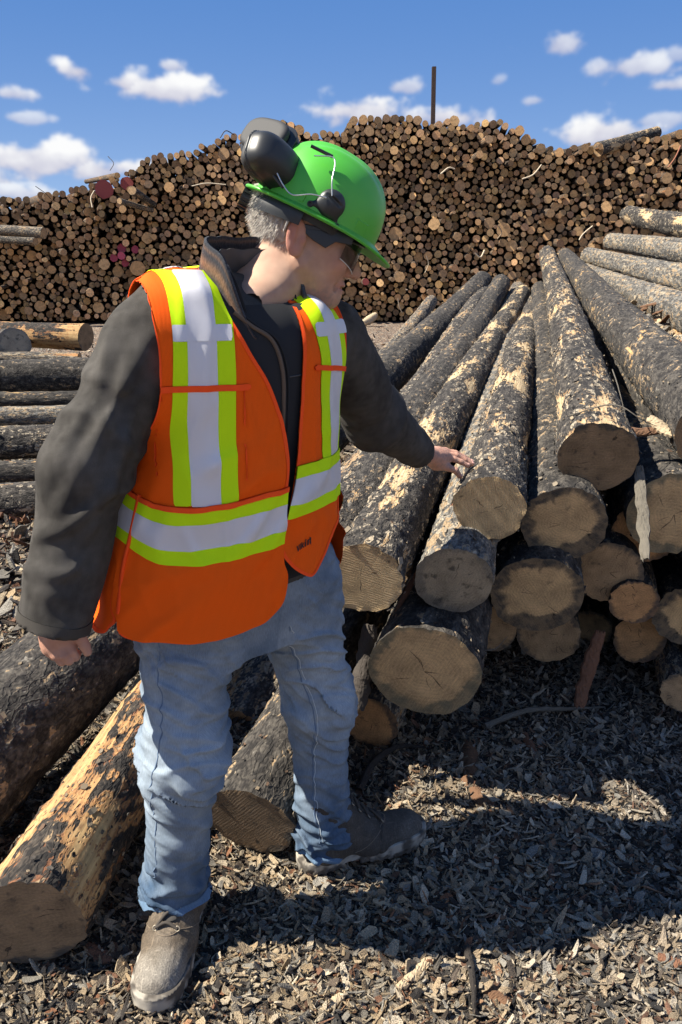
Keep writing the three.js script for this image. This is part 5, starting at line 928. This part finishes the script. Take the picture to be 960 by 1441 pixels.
// safety glasses
{
  const gl = wear('safety_glasses', 'safety glasses with dark temples'), black = std({ color: rgb(0.014, 0.014, 0.017), roughness: 0.35 });
  const lens = new THREE.MeshPhysicalMaterial({ color: rgb(0.42, 0.42, 0.44), transmission: 1, roughness: 0.03, thickness: 0, ior: 1.5 });
  for (const s of [-1, 1]) {
    const sh = new THREE.Shape(); sh.moveTo(0, 0.014); sh.lineTo(0.075, 0.022); sh.lineTo(0.1, 0.026); sh.lineTo(0.1, 0.008); sh.lineTo(0.07, 0.004); sh.lineTo(0.055, -0.012); sh.lineTo(0.03, -0.006); sh.lineTo(0, 0.006); sh.closePath();
    const g = new THREE.ExtrudeGeometry(sh, { depth: 0.004, bevelEnabled: true, bevelSize: 0.001, bevelThickness: 0.001, bevelSegments: 2 }); g.rotateY(-Math.PI / 2); const p = g.attributes.position;
    for (let i = 0; i < p.count; i++) { const z = p.getZ(i), q = HL(V3(s * (0.0765 + p.getX(i) * s * 0 + (p.getX(i) + 0.002) - 0.1 * Math.max(0, z - 0.06)), p.getY(i) + 0.008, z - 0.01)); p.setXYZ(i, q.x, q.y, q.z); }
    g.computeVertexNormals(); part('temple', own(g), black, gl);
    const lp = [], li = [], n = 10; for (let i = 0; i <= n; i++) for (let j = 0; j <= 6; j++) { const t = i / n, x = s * lerp(0.008, 0.066, t), z = 0.115 - 0.034 * t * t, y = lerp(0.02, -0.026 + 0.012 * t - 0.012 * (1 - t), j / 6); const q = HL(V3(x, y, z - 0.004 * (j / 6))); lp.push(q.x, q.y, q.z); if (i && j) { const k = i * 7 + j; li.push(k - 8, k - 1, k - 7, k - 7, k - 1, k); } }
    const lg = geo(lp, null, null, li); lg.computeVertexNormals(); part('lens', own(lg), lens, gl);
    const rim = [...Array(11)].map((_, i) => { const t = i / 10; return HL(V3(s * lerp(0.008, 0.067, t), -0.026 + 0.012 * t - 0.012 * (1 - t), 0.111 - 0.034 * t * t)); }); part('lens_rim', own(tube(rim, 0.0011, 20, 5)), std({ color: rgb(0.6, 0.6, 0.6), roughness: 0.3 }), gl);
  }
  part('brow_bar', own(tube([-0.068, -0.04, 0, 0.04, 0.068].map((x) => HL(V3(x, 0.022, 0.117 - 0.034 * Math.pow(x / 0.066, 2)))), 0.0032, 30, 6)), black, gl);
}
// hard hat with ear muffs folded back on it
{
  const hatO = at(445, 312, 1.655), hat = wear('hard_hat', 'bright green hard hat with black ear muffs'), TQ = HAT.clone(), HT = (p) => p.clone().applyQuaternion(TQ).add(hatO);
  const green = new THREE.MeshPhysicalMaterial({ color: rgb(0.075, 0.43, 0.035), roughness: 0.45, clearcoat: 0.25, clearcoatRoughness: 0.35 });
  const blackM = std({ color: rgb(0.02, 0.022, 0.024), roughness: 0.42 }), rubber = std({ color: rgb(0.03, 0.03, 0.032), roughness: 0.7 }), steel = std({ color: rgb(0.6, 0.6, 0.58), roughness: 0.35, metalness: 0.8 });
  // shell: half width, half length, height; brim all round with a peak in front
  const A = 0.1, B = 0.123, Hh = 0.13, rings = 40, segs = 96, prof = (t) => { const e = Math.pow(Math.cos(t * Math.PI / 2), 0.86), y = Math.pow(Math.sin(t * Math.PI / 2), 0.92); return [e, y]; };
  const shell = (t, a, grow = 0) => { const [e, y] = prof(t), c = Math.cos(a), s = Math.sin(a), front = Math.max(0, s); const ridge = 0.0055 * Math.exp(-Math.pow(c * e * A / 0.02, 4)) * sstep(0.1, 0.35, t) + 0.003 * Math.exp(-Math.pow((Math.abs(c * e * A) - 0.047) / 0.009, 2)) * sstep(0.35, 0.6, t) * (1 - sstep(0.85, 1, t)); const r = e * (1 + 0.03 * front * (1 - t)); return V3(c * r * (A + grow), 0.004 + y * (Hh + grow) + ridge + (0.006 * s) * (1 - y), s * r * (B + grow) - 0.006 + 0.01 * y * front); };
  const sheetOf = (fn, n, m) => { const p = [], ix = []; for (let i = 0; i <= n; i++) for (let j = 0; j <= m; j++) { const q = fn(i / n, j / m); p.push(q.x, q.y, q.z); if (i && j) { const k = i * (m + 1) + j, w = m + 1; ix.push(k - w - 1, k - w, k - 1, k - 1, k - w, k); } } const g = geo(p, null, null, ix); g.computeVertexNormals(); const nn = g.attributes.normal; for (let i = 0; i <= n; i++) { const a = i * (m + 1), b = a + m; if (hyp(p[a * 3] - p[b * 3], p[a * 3 + 1] - p[b * 3 + 1], p[a * 3 + 2] - p[b * 3 + 2]) < 1e-6) { const v = V3(nn.getX(a) + nn.getX(b), nn.getY(a) + nn.getY(b), nn.getZ(a) + nn.getZ(b)).normalize(); nn.setXYZ(a, v.x, v.y, v.z); nn.setXYZ(b, v.x, v.y, v.z); } } return g; };
  // one profile from the inner lip, round the brim's edge and up over the crown
  const brimOut = (a) => { const s = Math.sin(a); return 0.008 + 0.0085 * sstep(-0.4, -1, s) + 0.036 * Math.pow(Math.max(0, s), 3.2); }, brimDrop = (a) => { const s = Math.sin(a); return -0.004 - 0.014 * Math.pow(Math.max(0, s), 4) ; };
  const whole = (u, v) => {
    const a = v * 6.28318530718, base = shell(0, a), dir = V3(Math.cos(a) * B, 0, Math.sin(a) * A).normalize(), o = brimOut(a), dr = brimDrop(a);
    if (u < 0.3) {
      const k = u / 0.3, P = [[-0.006, 0.02], [-0.005, -0.004], [o * 0.5, -0.005 + dr * 0.5], [o, dr - 0.003], [o + 0.003, dr], [o + 0.002, dr + 0.003], [o - 0.002, dr + 0.0035], [o * 0.45, dr * 0.45 + 0.002], [0.001, 0.004]], f = k * (P.length - 1), i = Math.min(P.length - 2, Math.floor(f)), q = f - i;
      return HT(base.addScaledVector(dir, lerp(P[i][0], P[i + 1][0], q)).add(V3(0, lerp(P[i][1], P[i + 1][1], q), 0)));
    }
    const t = (u - 0.3) / 0.7, p = shell(t, a); if (t < 0.06) p.addScaledVector(dir, 0.001 * (1 - t / 0.06)); return HT(p);
  };
  const sg = sheetOf(whole, 96, 128); { const i = sg.index.array; for (let k = 0; k < i.length; k += 3) { const t = i[k + 1]; i[k + 1] = i[k + 2]; i[k + 2] = t; } sg.computeVertexNormals(); const nn = sg.attributes.normal; for (let r = 0; r <= 96; r++) { const a = r * 129, b = a + 128, v = V3(nn.getX(a) + nn.getX(b), nn.getY(a) + nn.getY(b), nn.getZ(a) + nn.getZ(b)).normalize(); nn.setXYZ(a, v.x, v.y, v.z); nn.setXYZ(b, v.x, v.y, v.z); } }
  part('shell', own(sg), green, hat);
  // raised accessory bosses on the side
  const boss = (z, y, w, h) => { const g = new THREE.BoxGeometry(0.012, h, w, 2, 2, 2), p = g.attributes.position; for (let i = 0; i < p.count; i++) if (p.getX(i) < 0) { p.setY(i, p.getY(i) * 0.75 - 0.002); p.setZ(i, p.getZ(i) * 0.75); } g.computeVertexNormals(); const o = part('side_boss', g, green, hat); const x = -A * Math.sqrt(Math.max(0, 1 - Math.pow((z + 0.006) / B, 2))) * Math.cos(y / Hh) * 1.0; o.position.copy(HT(V3(x + 0.003, y, z))).sub(manBase); const q = new THREE.Quaternion().setFromAxisAngle(Y, -Math.atan2(z / (B * B), x / (A * A)) - Math.PI); o.quaternion.copy(TQ).multiply(q); };
  boss(0.072, 0.026, 0.036, 0.026); boss(-0.045, 0.02, 0.014, 0.02);
  // slot mount with two lugs
  const mo = V3(-0.0975, 0.032, 0.006), mount = nets((x, y, z) => { let d = ellD(x, y, z, 0.014, 0.026, 0.026); d = smin(d, capD(x, y, z, [0.004, -0.006, 0.0, 0.004, -0.03, 0.026, 0.006, 0.006]), 0.01); d = smin(d, capD(x, y, z, [0.004, 0.0, 0, 0.004, -0.018, -0.034, 0.007, 0.007]), 0.01); d = smax(d, -capD(x, y, z, [-0.012, 0.012, -0.014, -0.012, 0.004, 0.016, 0.0035, 0.0035]), 0.002); return Math.max(d, x - 0.012); }, [-0.03, -0.05, -0.055], [0.02, 0.035, 0.045], 0.0024), mg = meshGeo(mount); mg.applyQuaternion(TQ); const mp = HT(mo); mg.translate(mp.x, mp.y, mp.z); part('muff_mount', own(mg), blackM, hat);
  for (const [y, z] of [[-0.03, 0.026], [-0.018, -0.034]]) { const s = new THREE.TorusGeometry(0.0042, 0.0016, 6, 14); s.rotateY(Math.PI / 2); const o = part('screw', s, blackM, hat); o.position.copy(HT(mo.clone().add(V3(-0.004, y, z)))).sub(manBase); o.quaternion.copy(TQ); }
  // ear cups
  const cupM = nets((x, y, z) => { const r = Math.pow(Math.pow(Math.abs(y / 0.036), 3) + Math.pow(Math.abs(z / 0.053), 3), 1 / 3), dome = x + 0.03 - 0.012 * r * r; let d = Math.max((r - 1 + 0.1 * sstep(0.0, -0.03, x)) * 0.036, -dome + -0.006, x - 0.024); d = smax((r - 1 + 0.16 * sstep(0.01, -0.032, x)) * 0.036, Math.max(-dome, x - 0.02), 0.014); return d - 0.0025 * Math.max(0, 1 - Math.abs(x - 0.012) / 0.003); }, [-0.045, -0.05, -0.065], [0.035, 0.05, 0.065], 0.0028);
  const pad = nets((x, y, z) => { const r = Math.pow(Math.pow(Math.abs(y / 0.031), 3) + Math.pow(Math.abs(z / 0.047), 3), 1 / 3); return smax((r - 1) * 0.031, Math.abs(x - 0.026) - 0.009, 0.009); }, [0.01, -0.05, -0.065], [0.05, 0.05, 0.065], 0.003);
  const cup = (o, rot, label) => { const e = new THREE.Group(); e.name = 'ear_muff'; hat.add(e); e.userData.label = label; e.position.copy(HT(o)).sub(manBase); e.quaternion.copy(TQ).multiply(new THREE.Quaternion().setFromEuler(rot)); e.scale.setScalar(1.12); part('cup', meshGeo(cupM), blackM, e); part('cushion', meshGeo(pad), rubber, e); };
  cup(V3(-0.066, 0.05, -0.116), new THREE.Euler(0.12, 0.62, -0.42, 'YXZ'), 'near black ear muff, glossy, folded against the back of the hat');
  cup(V3(0.03, 0.082, -0.136), new THREE.Euler(0.12, 2.4, 0.3, 'YXZ'), 'far ear muff seen behind the near one');
  // wire arms from the mount to the cup
  const wire = (pts) => part('wire_arm', own(tube(pts.map((p) => HT(p)), 0.0013, 40, 6)), steel, hat);
  wire([V3(-0.1115, 0.04347, 0), V3(-0.1068, 0.06615, -0.01134), V3(-0.0945, 0.0945, -0.0189), V3(-0.08883, 0.104, -0.02646), V3(-0.09261, 0.08977, -0.05859)]);
  wire([V3(-0.1115, 0.03591, -0.00756), V3(-0.1125, 0.02835, -0.03308), V3(-0.1106, 0.01134, -0.06426), V3(-0.1021, 0.0189, -0.08505), V3(-0.0945, 0.0378, -0.1115)]);
  const clip = (a, b) => part('wire_clip', own(tube([HT(a), HT(a.clone().lerp(b, 0.5)), HT(b)], 0.0034, 8, 6)), blackM, hat); clip(V3(-0.08316, 0.1058, -0.02835), V3(-0.08694, 0.1021, -0.07087)); clip(V3(-0.09828, 0.01512, -0.08316), V3(-0.08694, 0.03402, -0.1276));
  // suspension: headband below the shell, ratchet knob at the nape
  const bandG = sheetOf((u, v) => { const a = v * 6.28318530718; return HT(V3(Math.cos(a) * (0.087 + 0.002 * Math.sin(u * 3.14)), 0.012 - u * (0.026 + 0.008 * Math.max(0, -Math.sin(a))), Math.sin(a) * 0.106 - 0.01)); }, 6, 64); part('headband', own(bandG), rubber, hat);
  const strap = sheetOf((u, v) => { const a = Math.PI * (1.06 + 0.88 * v), n = 0.0025 * Math.sin(u * Math.PI); return HT(V3(Math.cos(a) * (0.094 + n), 0.008 - u * 0.034 - 0.012 * Math.max(0, -Math.sin(a)), Math.sin(a) * (0.117 + n) - 0.008)); }, 8, 40); part('nape_strap', own(strap), blackM, hat);
  const kn = new THREE.CylinderGeometry(0.019, 0.021, 0.018, 28, 2); kn.rotateX(Math.PI / 2); const ko = part('ratchet_knob', kn, blackM, hat); ko.position.copy(HT(V3(0, -0.026, -0.138))).sub(manBase); ko.quaternion.copy(TQ);
  for (let i = 0; i < 14; i++) { const r = new THREE.BoxGeometry(0.003, 0.004, 0.016); const o = part('knob_ridge', r, blackM, ko); o.position.set(0.0205 * Math.cos(i / 14 * 6.2832), 0.0205 * Math.sin(i / 14 * 6.2832), 0); o.rotation.z = i / 14 * 6.2832 + 1.57; }
}
// collars: striped fleece lining turned up, a black one and a grey one inside it
{
  const j = LG.jacket, lining = tex(256, 64, (x, y) => { const v = y / 64, f = 0.75 + 0.6 * n2(x / 2, y / 2, 128, 32, 3) + 0.3 * n2(x / 6, y / 6, 43, 11, 8), br = Math.exp(-Math.pow((v - 0.74) / 0.075, 2)) + 0.5 * Math.exp(-Math.pow((v - 0.93) / 0.025, 2)) + 0.45 * Math.exp(-Math.pow((v - 0.55) / 0.025, 2)) + 0.4 * Math.exp(-Math.pow((v - 0.4) / 0.02, 2)); return [lerp(0.075, 0.42, br) * f, lerp(0.085, 0.24, br) * f, lerp(0.105, 0.14, br) * f]; }, true);
  const fleece = std({ map: lining, roughness: 1, bumpMap: rep(canvasBump, 3), bumpScale: 0.002 }), blackC = std({ color: rgb(0.017, 0.018, 0.021), roughness: 0.95 }), greyC = std({ color: rgb(0.075, 0.075, 0.078), roughness: 0.9 }), brownC = std({ color: rgb(0.12, 0.085, 0.06), roughness: 0.9 });
  // ring round the neck: phi 0 in front, growing towards his left; from the base up and outward
  const ringPt = (phi, r0, r1, y0, y1, u, sx = 1, fwd = 0.8) => { const r = lerp(r0, r1, u), y = lerp(y0, y1, u); return glob(Math.sin(phi) * r * sx, y, Math.cos(phi) * r * fwd + lerp(0.0, 0.04, u) + 0.026); };
  const collar = (name, mat, p0, p1, r0, r1, y0, y1, th, dropF, uvOn) => {
    const n = 64, k = 10, P = [], U = [], I = [];
    for (let m = 0; m < 2; m++) for (let a = 0; a <= n; a++) for (let b = 0; b <= k; b++) { const t = a / n, phi = lerp(p0, p1, t), u = b / k, front = Math.pow(Math.abs(Math.cos(phi / 2)), 6), q = ringPt(phi, r0 + (m ? th : 0), r1 + (m ? th : 0) + 0.006 * n3(phi * 2, u, 5), y0 - dropF * front, y0 - dropF * front + (y1 - y0) * (0.35 + 0.65 * sstep(0, 0.16, t) * sstep(1, 0.84, t)) + 0.004 * n3(phi * 3, 1, 8), u); const bulge = 0.008 * Math.sin(u * Math.PI); const c = glob(0, q.y, 0); const d = q.clone().sub(c).setY(0).normalize(); q.addScaledVector(d, m ? bulge : bulge); P.push(q.x, q.y, q.z); U.push(t * 4, u); }
    const id = (m, a, b) => (m * (n + 1) + a) * (k + 1) + b, quad = (a, b, c, d) => I.push(a, b, c, b, d, c);
    for (let a = 0; a < n; a++) { for (let b = 0; b < k; b++) { quad(id(1, a, b), id(1, a + 1, b), id(1, a, b + 1), id(1, a + 1, b + 1)); quad(id(0, a + 1, b), id(0, a, b), id(0, a + 1, b + 1), id(0, a, b + 1)); } quad(id(1, a, k), id(1, a + 1, k), id(0, a, k), id(0, a + 1, k)); }
    for (const a of [0, n]) for (let b = 0; b < k; b++) a ? quad(id(1, a, b), id(0, a, b), id(1, a, b + 1), id(0, a, b + 1)) : quad(id(0, a, b), id(1, a, b), id(0, a, b + 1), id(1, a, b + 1));
    const g = geo(P, null, U, I); g.computeVertexNormals(); return part(name, own(g), mat, j);
  };
  collar('fleece_collar', fleece, 1.35, 5.9, 0.086, 0.092, 1.42, 1.55, 0.007, 0.1);
  collar('inner_collar', blackC, 1.35, 6.05, 0.078, 0.078, 1.41, 1.53, 0.003, 0.1);
  collar('shirt_collar', greyC, 1.5, 5.7, 0.069, 0.07, 1.42, 1.528, 0.003, 0.1);
  // black front of the inner jacket, seen in the opening of the vest, and the zip's edge
  const inner = cut(nets((x, y, z) => loft(x, y, z, JACK, 0.005) + 0.004 * n3(x * 12, y * 7, z * 12), [-0.45, 0.75, -1.9], [0.15, 1.52, -1.35], 0.008), (x, y, z) => { const [lx, lz] = loc(x, y, z); return Math.max(Math.abs(lx - 0.012) - 0.1, 0.03 - lz, y - 1.43, 0.885 - y); });
  part('jacket_front', own(meshGeo(thick(inner, 0.001, -0.002))), blackC, j);
  const innerF = (x, y, z) => loft(x, y, z, JACK, 0.005), zip = [[-0.075, 1.43], [-0.045, 1.405], [-0.008, 1.375], [0.012, 1.32], [0.018, 1.2], [0.016, 1.08], [0.012, 0.95]].map(([a, b]) => snap(innerF, glob(a, b, 0.16), 0.003));
  part('zip_edge', own(tube(zip, 0.0042, 80, 6)), brownC, j); part('zip_edge', own(tube(zip.map((p) => snap(innerF, p.clone().add(LX.clone().multiplyScalar(0.011)), 0.003)), 0.0026, 80, 6)), blackC, j);
  const pk = [[0.03, 1.30], [0.09, 1.302]].map(([a, b]) => snap(innerF, glob(a, b, 0.16), 0.002)); part('chest_seam', own(tube([pk[0], pk[0].clone().lerp(pk[1], 0.5), pk[1]], 0.0015, 10, 5)), greyC, j);
  const sn = new THREE.SphereGeometry(0.005, 12, 8); const so = part('snap_button', sn, std({ color: rgb(0.1, 0.1, 0.1), roughness: 0.35, metalness: 0.6 }), j); so.position.copy(snap(innerF, glob(-0.03, 1.27, 0.16), 0.002)).sub(manBase); so.scale.set(1, 1, 0.5);
}
// the vest's side strap with its snap
{
  const a = [[-0.262, 1.08], [-0.28, 1.0], [-0.292, 0.93], [-0.296, 0.86]].map(([u, v]) => { const q = Math.sin(clamp(u / (ramp(VEST, v)[0] * 0.86), -1.57, 1.57)) * ramp(VEST, v)[0]; return snap(vestF, glob(q, v, 0.02), 0.004); });
  part('side_strap', own(tube(a, 0.0042, 40, 6)), TRIM, vest);
}
// ------------------------------------------------------------------ loose pieces lying about: slabs of bark, sticks, splinters, a vine
{
  const woodM = std({ map: BARK.peeled.m.map, roughness: 0.95 }), paleM = std({ color: rgb(0.4, 0.31, 0.2), roughness: 0.9, bumpMap: BARK.peeled.m.bumpMap, bumpScale: 0.004 }), redM = std({ color: rgb(0.16, 0.075, 0.042), roughness: 0.95, bumpMap: BARK.charred.m.bumpMap, bumpScale: 0.006 }), darkM = std({ color: rgb(0.055, 0.045, 0.038), roughness: 0.95, bumpMap: BARK.charred.m.bumpMap, bumpScale: 0.006 }), greyM = std({ color: rgb(0.19, 0.17, 0.14), roughness: 0.95, bumpMap: BARK.grey.m.bumpMap, bumpScale: 0.004 }), orangeM = std({ color: rgb(0.13, 0.068, 0.036), roughness: 0.95, bumpMap: BARK.charred.m.bumpMap, bumpScale: 0.006 });
  // a curved, ragged plate of bark from a to b
  const slab = (a, b, w, curl, seed, up = Y, th = 0.006) => {
    const ax = b.clone().sub(a), L = ax.length(); ax.divideScalar(L); const ac = ax.clone().cross(up).normalize(), nn = ac.clone().cross(ax).normalize(), n = 26, k = 8, P = [], U = [], I = [];
    for (let m = 0; m < 2; m++) for (let i = 0; i <= n; i++) for (let j = 0; j <= k; j++) {
      const t = i / n, e = (j / k) * 2 - 1, wid = w * (0.35 + 0.65 * Math.pow(Math.sin(Math.PI * clamp(t * 0.86 + 0.07)), 0.5)) * (1 + 0.5 * n3(t * 7, seed, e > 0 ? 3 : 9)), s = (t + (i === 0 || i === n ? 0.06 * n3(e * 5, seed, i) : 0)) * L;
      const p = a.clone().addScaledVector(ax, s).addScaledVector(ac, e * wid).addScaledVector(nn, -curl * e * e * wid + 0.05 * L * n3(t * 2.4, seed, 1) + 0.004 * n3(t * 16, e * 4, seed) - m * th); P.push(p.x, p.y, p.z); U.push(e * wid * 1.4 + seed, s / 3);
    }
    const id = (m, i, j) => (m * (n + 1) + i) * (k + 1) + j, q = (x, y, z, t) => I.push(x, y, z, y, t, z);
    for (let i = 0; i < n; i++) { for (let j = 0; j < k; j++) { q(id(0, i, j), id(0, i, j + 1), id(0, i + 1, j), id(0, i + 1, j + 1)); q(id(1, i, j + 1), id(1, i, j), id(1, i + 1, j + 1), id(1, i + 1, j)); } q(id(0, i, 0), id(0, i + 1, 0), id(1, i, 0), id(1, i + 1, 0)); q(id(0, i + 1, k), id(0, i, k), id(1, i + 1, k), id(1, i, k)); }
    for (const i of [0, n]) for (let j = 0; j < k; j++) q(id(0, i, j), id(1, i, j), id(0, i, j + 1), id(1, i, j + 1));
    const g = geo(P, null, U, I).toNonIndexed(); g.computeVertexNormals(); return g;
  };
  const stick = (pts, r, seed) => { const c = new THREE.CatmullRomCurve3(pts), g = new THREE.TubeGeometry(c, 40, r, 8), p = g.attributes.position; for (let i = 0; i < p.count; i++) { const k = Math.floor(i / 9) / 40, o = c.getPointAt(k), v = V3(p.getX(i), p.getY(i), p.getZ(i)).sub(o).multiplyScalar((1 - 0.75 * k * k) * (1 + 0.35 * n3(k * 14, i % 9, seed))).add(o); p.setXYZ(i, v.x, v.y, v.z); } g.computeVertexNormals(); return g; };
  const gp = (px, py, h = 0) => { const v = (720.5 - py) / FOCAL, y = v * CP - SP, d = -EYE / y, u = (px - 480) / FOCAL, p = V3(u * d, 0, -d * (v * SP + CP)); p.y = groundY(p.x, p.z) + h; return p; };
  // on the ground
  solo('grey_stick', stick([gp(682, 1028, 0.02), gp(740, 1014, 0.03), gp(800, 1006, 0.025), gp(850, 1001, 0.012)], 0.011, 3), greyM, 'grey weathered stick on the shaded ground under the log ends', 'stick');
  solo('dark_branch', stick([gp(505, 1118, 0.012), gp(525, 1085, 0.03), gp(560, 1060, 0.03), gp(596, 1050, 0.012)], 0.013, 5), darkM, 'dark bowed branch on the ground beside the jeans', 'branch');
  solo('bark_piece', slab(gp(738, 1036, 0.012), gp(752, 1062, 0.012), 0.014, 0.5, 4), redM, 'small dark reddish bark piece lying near the grey stick', 'bark piece');
  solo('bark_piece', slab(gp(660, 1052, 0.02), gp(662, 1092, 0.014), 0.03, 0.6, 7), orangeM, 'dark reddish brown bark piece, upper of two right of the far boot', 'bark piece');
  solo('bark_piece', slab(gp(655, 1098, 0.02), gp(684, 1140, 0.014), 0.024, 0.6, 9), orangeM, 'dark reddish brown bark piece, lower of two right of the far boot', 'bark piece');
  solo('bark_piece', slab(gp(526, 1270, 0.014), gp(572, 1290, 0.012), 0.009, 0.5, 12), paleM, 'narrow pale bark sliver below the far boot', 'bark piece');
  solo('bark_piece', slab(gp(858, 1065, 0.014), gp(905, 1088, 0.012), 0.016, 0.5, 14), darkM, 'brown bark sliver on the shaded ground at the right', 'bark piece');
  solo('bark_piece', slab(gp(925, 1352, 0.014), gp(966, 1366, 0.012), 0.013, 0.5, 15), redM, 'red bark chunk at the right edge near the bottom', 'bark piece');
  solo('pale_twig', stick([gp(415, 1266, 0.008), gp(440, 1276, 0.012), gp(462, 1288, 0.006)], 0.005, 8), greyM, 'pale twig in the shade below the far boot', 'twig');
  solo('black_root', stick([gp(656, 1345, 0.01), gp(664, 1385, 0.018), gp(668, 1441, 0.01)], 0.009, 9), darkM, 'black root standing in the mulch at the bottom of the picture', 'root');
  solo('bark_piece', slab(gp(560, 1400, 0.012), gp(612, 1352, 0.014), 0.012, 0.5, 21), paleM, 'straw coloured splinter in the sunlit mulch at the bottom', 'bark piece');
  solo('bark_piece', slab(gp(452, 1432, 0.012), gp(486, 1405, 0.014), 0.01, 0.5, 22), paleM, 'pale splinter in the sunlit mulch near the bottom edge', 'bark piece');
  solo('bark_piece', slab(gp(690, 1392, 0.014), gp(716, 1418, 0.014), 0.02, 0.6, 23), orangeM, 'rust coloured bark scrap at the bottom of the sunlit mulch', 'bark piece');
  solo('bark_piece', slab(gp(122, 1330, 0.014), gp(160, 1352, 0.012), 0.016, 0.5, 25), redM, 'reddish bark scrap between the peeled log and the near boot', 'bark piece');
  solo('bark_piece', slab(gp(20, 800, 0.014), gp(60, 812, 0.014), 0.03, 0.5, 26), paleM, 'pale bark strip on the ground behind the sleeve', 'bark piece');
  solo('bark_slab', slab(deep(848, 890, 2.62), deep(818, 996, 2.66), 0.026, 0.5, 31, V3(0.3, 0.2, 1), 0.01), redM, 'bark slab leaning in the shade under the log ends', 'bark slab');
  // on the stack
  solo('bark_slab', slab(deep(556, 862, 2.3), deep(640, 700, 2.45), 0.009, 0.4, 33, V3(-0.6, 0.7, 0.4), 0.006), redM, 'long strip of dark red inner bark between the sawn log and the grey log', 'bark slab');
  solo('bark_slab', slab(deep(520, 880, 2.3), deep(500, 1000, 2.32), 0.03, 0.6, 35, V3(-0.4, 0.3, 1), 0.008), darkM, 'shaggy dark bark hanging left of the thickest log', 'bark slab');
  solo('bark_slab', slab(deep(848, 606, 2.5), deep(935, 603, 2.5), 0.016, 0.4, 37, V3(0, 0.8, 0.6), 0.008), orangeM, 'broken reddish wood lying across the gap right of the topmost log', 'bark slab');
  solo('bark_slab', slab(deep(915, 585, 2.52), deep(950, 610, 2.46), 0.02, 0.4, 38, V3(0, 0.8, 0.6), 0.008), paleM, 'pale broken splinter at the right edge above the split log', 'bark slab');
  solo('vine', stick([deep(800, 585, 2.5), deep(868, 570, 2.36), deep(902, 590, 2.34), deep(925, 600, 2.44)], 0.0022, 41), greyM, 'thin pale vine looping over the gap right of the topmost log', 'vine');
  solo('vine', stick([deep(862, 520, 2.55), deep(872, 552, 2.4), deep(884, 606, 2.4), deep(880, 640, 2.5)], 0.0018, 43), greyM, 'thin upright vine crossing the looping one', 'vine');
  solo('vine', stick([deep(640, 905, 2.36), deep(690, 915, 2.3), deep(715, 895, 2.4)], 0.0018, 44), greyM, 'thin root curling right of the thickest log', 'root');
  const strip = slab(deep(899, 655, 2.43), deep(908, 788, 2.33), 0.017, 0.2, 51, V3(-0.5, 0.25, 1), 0.016); strip.translate(-LG.D.a.x, -LG.D.a.y, -LG.D.a.z); part('split_strip', strip, std({ color: rgb(0.13, 0.115, 0.092), roughness: 0.95, bumpMap: BARK.grey.m.bumpMap, bumpScale: 0.004 }), LG.D.root, 'grey strip of split wood');
  // shreds of bark on the logs at the right and on the far ground
  const R = rng(71);
  const heap = (name, label, n, spot, mats) => { const root = thing(name, null, label, 'bark litter'); root.userData.kind = 'stuff'; mats.forEach((m, i) => { const gs = []; for (let k = i; k < n; k += mats.length) { const [p, s] = spot(), d = V3(R() - 0.5, (R() - 0.5) * 0.4, R() - 0.5).normalize().multiplyScalar(s * (0.5 + R())); gs.push(slab(p, p.clone().add(d), s * 0.16 * (0.5 + R()), 0.5, k, Y, 0.004)); } const o = part('shred', mergeGeometries(gs), m, root); o.userData.kind = 'stuff'; }); };
  heap('bark_shreds', 'shreds of pale bark caught between the logs at the right', 60, () => { const t = R(); return [deep(lerp(890, 990, t) + 30 * (R() - 0.5), lerp(430, 520, t) + 24 * (R() - 0.5), lerp(5.2, 4.0, t)), 0.12]; }, [paleM, orangeM, greyM]);
  heap('far_bark_litter', 'litter of bark and splinters at the foot of the tall stack', 110, () => { const x = (R() * 2 - 1) * 9, z = -(12 + 9.6 * Math.sqrt(R())); return [V3(x, groundY(x, z) + 0.03, z), 0.3]; }, [paleM, darkM, greyM]);
  solo('broken_stump', slab(at(512, 452, 20.6), at(530, 440, 20.9), 0.1, 0.7, 61, V3(0, 0.6, 0.8), 0.08), paleM, 'pale broken chunk of wood at the foot of the tall stack', 'wood chunk');
}
renderer.render(scene, camera);
